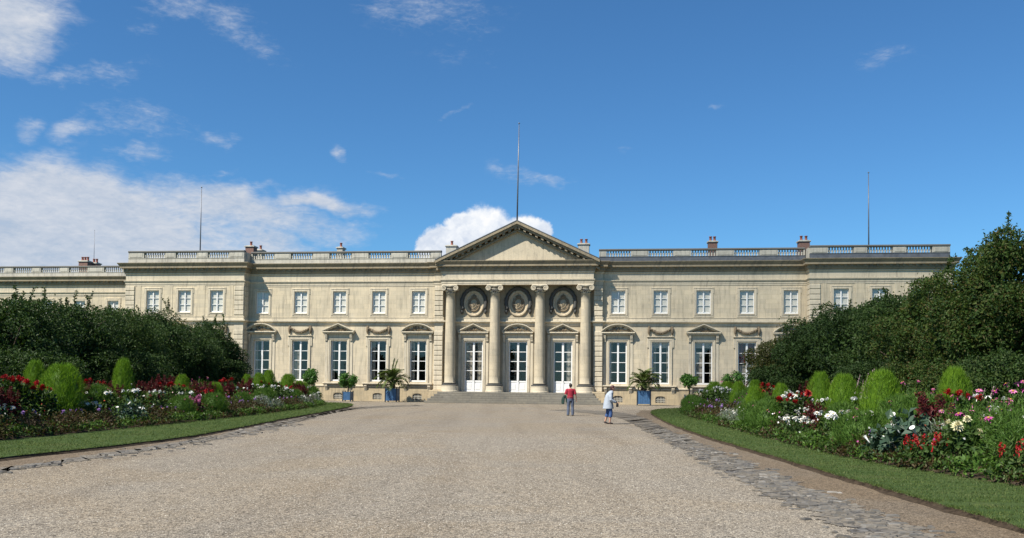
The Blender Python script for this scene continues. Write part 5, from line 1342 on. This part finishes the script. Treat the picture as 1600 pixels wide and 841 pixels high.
def head(mb, c, fwd, hs=1.0):
    c = Vector(c); f = Vector(fwd).normalized(); ang = math.atan2(f.y, f.x); q = Matrix.Rotation(ang, 3, 'Z')
    def W_(x, y, z): return tuple(c+q @ (Vector((x, y, z))*hs))
    mb.ball(W_(0, 0, .02), (.098*hs, .078*hs, .105*hs), 16, 10, q); mb.ball(W_(.022, 0, -.055), (.068*hs, .058*hs, .062*hs), 12, 8, q)
    mb.tube([W_(.088, 0, .015), W_(.112, 0, -.018), W_(.088, 0, -.03)], [.010*hs, .016*hs, .010*hs], 7)
    for s in (-1, 1): mb.ball(W_(-.005, s*.08, -.005), (.022*hs, .010*hs, .032*hs), 8, 6, q)
    mb.tube([W_(.078, -.025, -.062), W_(.088, 0, -.062), W_(.078, .025, -.062)], .009*hs, 6)
    return W_
def legs(mb, J, rs, n=12):
    for pts in J: mb.tube(pts, rs, n)
def torso(mb, rings, n=20, off=0):
    v = []; f = []
    for (x, y, z, rx, ry) in rings:
        for i in range(n): a = 2*PI*i/n; v.append((x+(rx+off)*math.cos(a), y+(ry+off)*math.sin(a), z))
    k = len(rings)
    for j in range(k-1):
        for i in range(n): f.append((j*n+i, j*n+(i+1) % n, (j+1)*n+(i+1) % n, (j+1)*n+i))
    f += [tuple(range(n-1, -1, -1)), tuple((k-1)*n+i for i in range(n))]; mb.add(v, f)

# the man, seen from behind
MAN = thing('person', 'person in red short-sleeved shirt and slate trousers seen from behind, dark jacket over left arm', 'person', (3.21, 48.85, 0), rad(4), None)
TR = [(0, 0, .86, .155, .115), (0, 0, .95, .165, .12), (0, .005, 1.08, .150, .105), (0, .01, 1.25, .175, .115), (0, .0, 1.38, .185, .11), (0, -.005, 1.45, .14, .085), (0, 0, 1.49, .065, .06)]
mb = MB(); torso(mb, TR)
lg = [[(s*.09, 0, .92), (s*.105, .005, .75), (s*.11, .02, .50), (s*.12, -.005, .30), (s*.125, -.01, .09)] for s in (-1, 1)]
lr = [.092, .085, .058, .056, .040]
legs(mb, lg, lr)
for s in (-1, 1): mb.tube([(s*.125, -.05, .05), (s*.13, .06, .045), (s*.14, .16, .03)], [.042, .042, .03], 8)
arL = [(-.185, 0, 1.42), (-.235, -.01, 1.29), (-.275, -.02, 1.14), (-.27, .10, 1.07), (-.22, .20, 1.06)]; arR = [(.185, 0, 1.42), (.235, -.01, 1.29), (.275, -.02, 1.14), (.305, .02, 1.02), (.325, .06, .90)]
for a_ in (arL, arR): mb.tube(a_, [.058, .052, .042, .038, .028], 10)
hand(mb, arR[-1], (.1, .2, -1), -1); hand(mb, arL[-1], (.6, .8, -.1), 1)
mb.tube([(0, 0, 1.45), (0, .01, 1.56)], [.062, .056], 10)
hw = head(mb, (0, .02, 1.635), (0, 1, 0), 1.02); fuse('body', mb, SKIN, MAN, .0065, 3)
mb = MB(); mb.ball(hw(-.018, 0, .035), (.100, .089, .102), 14, 10, Matrix.Rotation(PI/2, 3, 'Z')); mb.ball(hw(-.045, 0, -.03), (.068, .074, .06), 12, 8, Matrix.Rotation(PI/2, 3, 'Z')); fuse('hair', mb, HAIR, MAN, .008, 2)
mb = MB()
for s in (-1, 1): mb.ball(hw(.082, s*.032, .012), .013, 8, 6)
mb.obj('eyes', M_EYEW, MAN, True)
mb = MB(); torso(mb, [(x, y, z, rx+.022, ry+.024) for x, y, z, rx, ry in TR[1:]][:-1]+[(0, 0, 1.475, .09, .078)])
for s in (-1, 1): mb.tube([(s*.12, 0, 1.42), (s*.20, 0, 1.405), (s*.245, -.01, 1.27), (s*.262, -.012, 1.18)], [.07, .078, .074, .078], 12)
fuse('shirt', mb, C_RED, MAN, .009, 3)
mb = MB(); torso(mb, [(0, 0, .80, .16, .12), (0, 0, .90, .178, .135), (0, 0, 1.0, .172, .132)]); legs(mb, [[(x, y, z) for x, y, z in q[:-1]]+[(q[-1][0], q[-1][1], .05)] for q in lg], [.106, .102, .082, .078, .076]); fuse('trousers', mb, C_TROU, MAN, .009, 2)
mb = MB()
for s in (-1, 1): mb.tube([(s*.125, -.075, .035), (s*.128, 0, .05), (s*.135, .10, .04), (s*.142, .19, .025)], [.04, .05, .046, .028], 10, .8)
mb.obj('shoes', C_BLK, MAN, True)
mb = MB(); torso(mb, [(0, 0, .985, .180, .140), (0, 0, 1.02, .178, .138)]); mb.obj('belt', C_BLK, MAN, True)
# jacket hung over the forearm
JK = thing('jacket', 'dark green jacket hanging over the forearm of the person in red', 'jacket', (3.21, 48.85, 0), rad(4), None)
mb = MB(); rnd = random.Random(4)
for k in range(6):
    y = -.02+.04*k
    mb.tube([(-.20+.01*k, y, .72+.03*k), (-.25, y, .98), (-.285, y, 1.125), (-.33, y-.01, 1.08), (-.37-.012*k, y, .90), (-.385-.01*k, y-.03, .66+rnd.uniform(-.03, .06))], [.04, .042, .035, .04, .052, .045], 8)
fuse('cloth', mb, C_GREEN, JK, .012, 4)
# the woman, walking to the right, bent forward
WO = thing('person', 'stooped person in a pale blue-grey coat and blue cropped trousers walking to the right', 'person', (4.21, 38.55, 0), rad(-6), None)
TR = [(-.03, 0, .80, .14, .165), (-.03, 0, .92, .145, .165), (-.03, 0, 1.08, .13, .15), (0, 0, 1.22, .13, .17), (.05, 0, 1.34, .115, .165), (.085, 0, 1.40, .07, .08)]
mb = MB(); torso(mb, TR)
lg = [[(-.02, -.08, .86), (.02, -.085, .68), (.06, -.085, .46), (.03, -.085, .28), (.02, -.085, .09)], [(-.03, .08, .86), (-.05, .08, .68), (-.07, .08, .46), (-.13, .08, .29), (-.18, .08, .11)]]
legs(mb, lg, [.092, .085, .056, .052, .036])
mb.tube([(-.03, -.085, .05), (.06, -.085, .045), (.14, -.085, .03)], [.038, .04, .026], 8); mb.tube([(-.21, .08, .08), (-.13, .08, .05), (-.06, .08, .03)], [.036, .038, .026], 8)
arN = [(.05, -.18, 1.32), (.05, -.22, 1.18), (.06, -.235, 1.05), (.18, -.19, .97), (.28, -.12, .93)]; arF = [(.05, .18, 1.32), (.06, .22, 1.18), (.08, .235, 1.05), (.2, .18, .97), (.29, .08, .93)]
for a_ in (arN, arF): mb.tube(a_, [.052, .047, .039, .034, .026], 10)
hand(mb, arN[-1], (.8, .45, -.3), 1); hand(mb, arF[-1], (.8, -.4, -.3), 1)
mb.tube([(.075, 0, 1.36), (.12, 0, 1.46)], [.055, .05], 10); hw = head(mb, (.15, 0, 1.535), (1, 0, 0), .98); fuse('body', mb, SKIN, WO, .0065, 3)
mb = MB(); mb.ball(hw(-.02, 0, .04), (.104, .092, .100), 14, 10); mb.ball(hw(-.06, 0, -.03), (.062, .078, .07), 12, 8); fuse('hair', mb, HAIR2, WO, .008, 2)
mb = MB()
for s in (-1, 1): mb.ball(hw(.082, s*.032, .012), .013, 8, 6)
mb.obj('eyes', M_EYEW, WO, True)
mb = MB(); torso(mb, [(-.055, 0, .66, .235, .235), (-.05, 0, .72, .228, .232), (-.05, 0, .92, .20, .215), (-.035, 0, 1.10, .175, .20), (-.01, 0, 1.24, .165, .21), (.035, 0, 1.345, .135, .195), (.075, 0, 1.41, .085, .10), (.085, 0, 1.44, .072, .08)], 24)
for a_ in (arN, arF): mb.tube([a_[0], a_[1], a_[2], a_[3], tuple(Vector(a_[3]).lerp(Vector(a_[4]), .8))], [.075, .078, .074, .064, .056], 12)
mb.tube([(.085, -.07, 1.42), (.14, 0, 1.40), (.085, .07, 1.42)], .026, 8)
fuse('coat', mb, C_COAT, WO, .009, 2)
mb = MB(); legs(mb, [[lg[0][0], lg[0][1], lg[0][2], (.035, -.085, .30)], [lg[1][0], lg[1][1], lg[1][2], (-.125, .08, .31)]], [.104, .100, .082, .080]); fuse('trousers', mb, C_JEAN, WO, .009, 2)
mb = MB(); mb.tube([(-.05, -.085, .04), (.02, -.085, .055), (.10, -.085, .04), (.16, -.085, .025)], [.036, .046, .04, .024], 10, .8); mb.tube([(-.235, .08, .085), (-.17, .08, .075), (-.10, .08, .045), (-.04, .08, .025)], [.034, .046, .04, .024], 10, .8); mb.obj('shoes', C_BLK, WO, True)
BG = thing('handbag', 'small dark bag held in front of the person in the pale coat', 'bag', (4.21, 38.55, 0), rad(-6), None)
mb = MB(); torso(mb, [(.335, -.04, .74, .045, .10), (.335, -.04, .76, .055, .115), (.335, -.04, .88, .05, .11), (.335, -.04, .905, .03, .09)], 16); mb.obj('bag', C_BLK, BG, True)
mb = MB(); mb.tube([(.335, -.12, .89), (.33, -.10, .96), (.33, -.04, .985), (.33, .02, .96), (.335, .05, .89)], .009, 6); mb.obj('strap', C_BLK, BG, True)
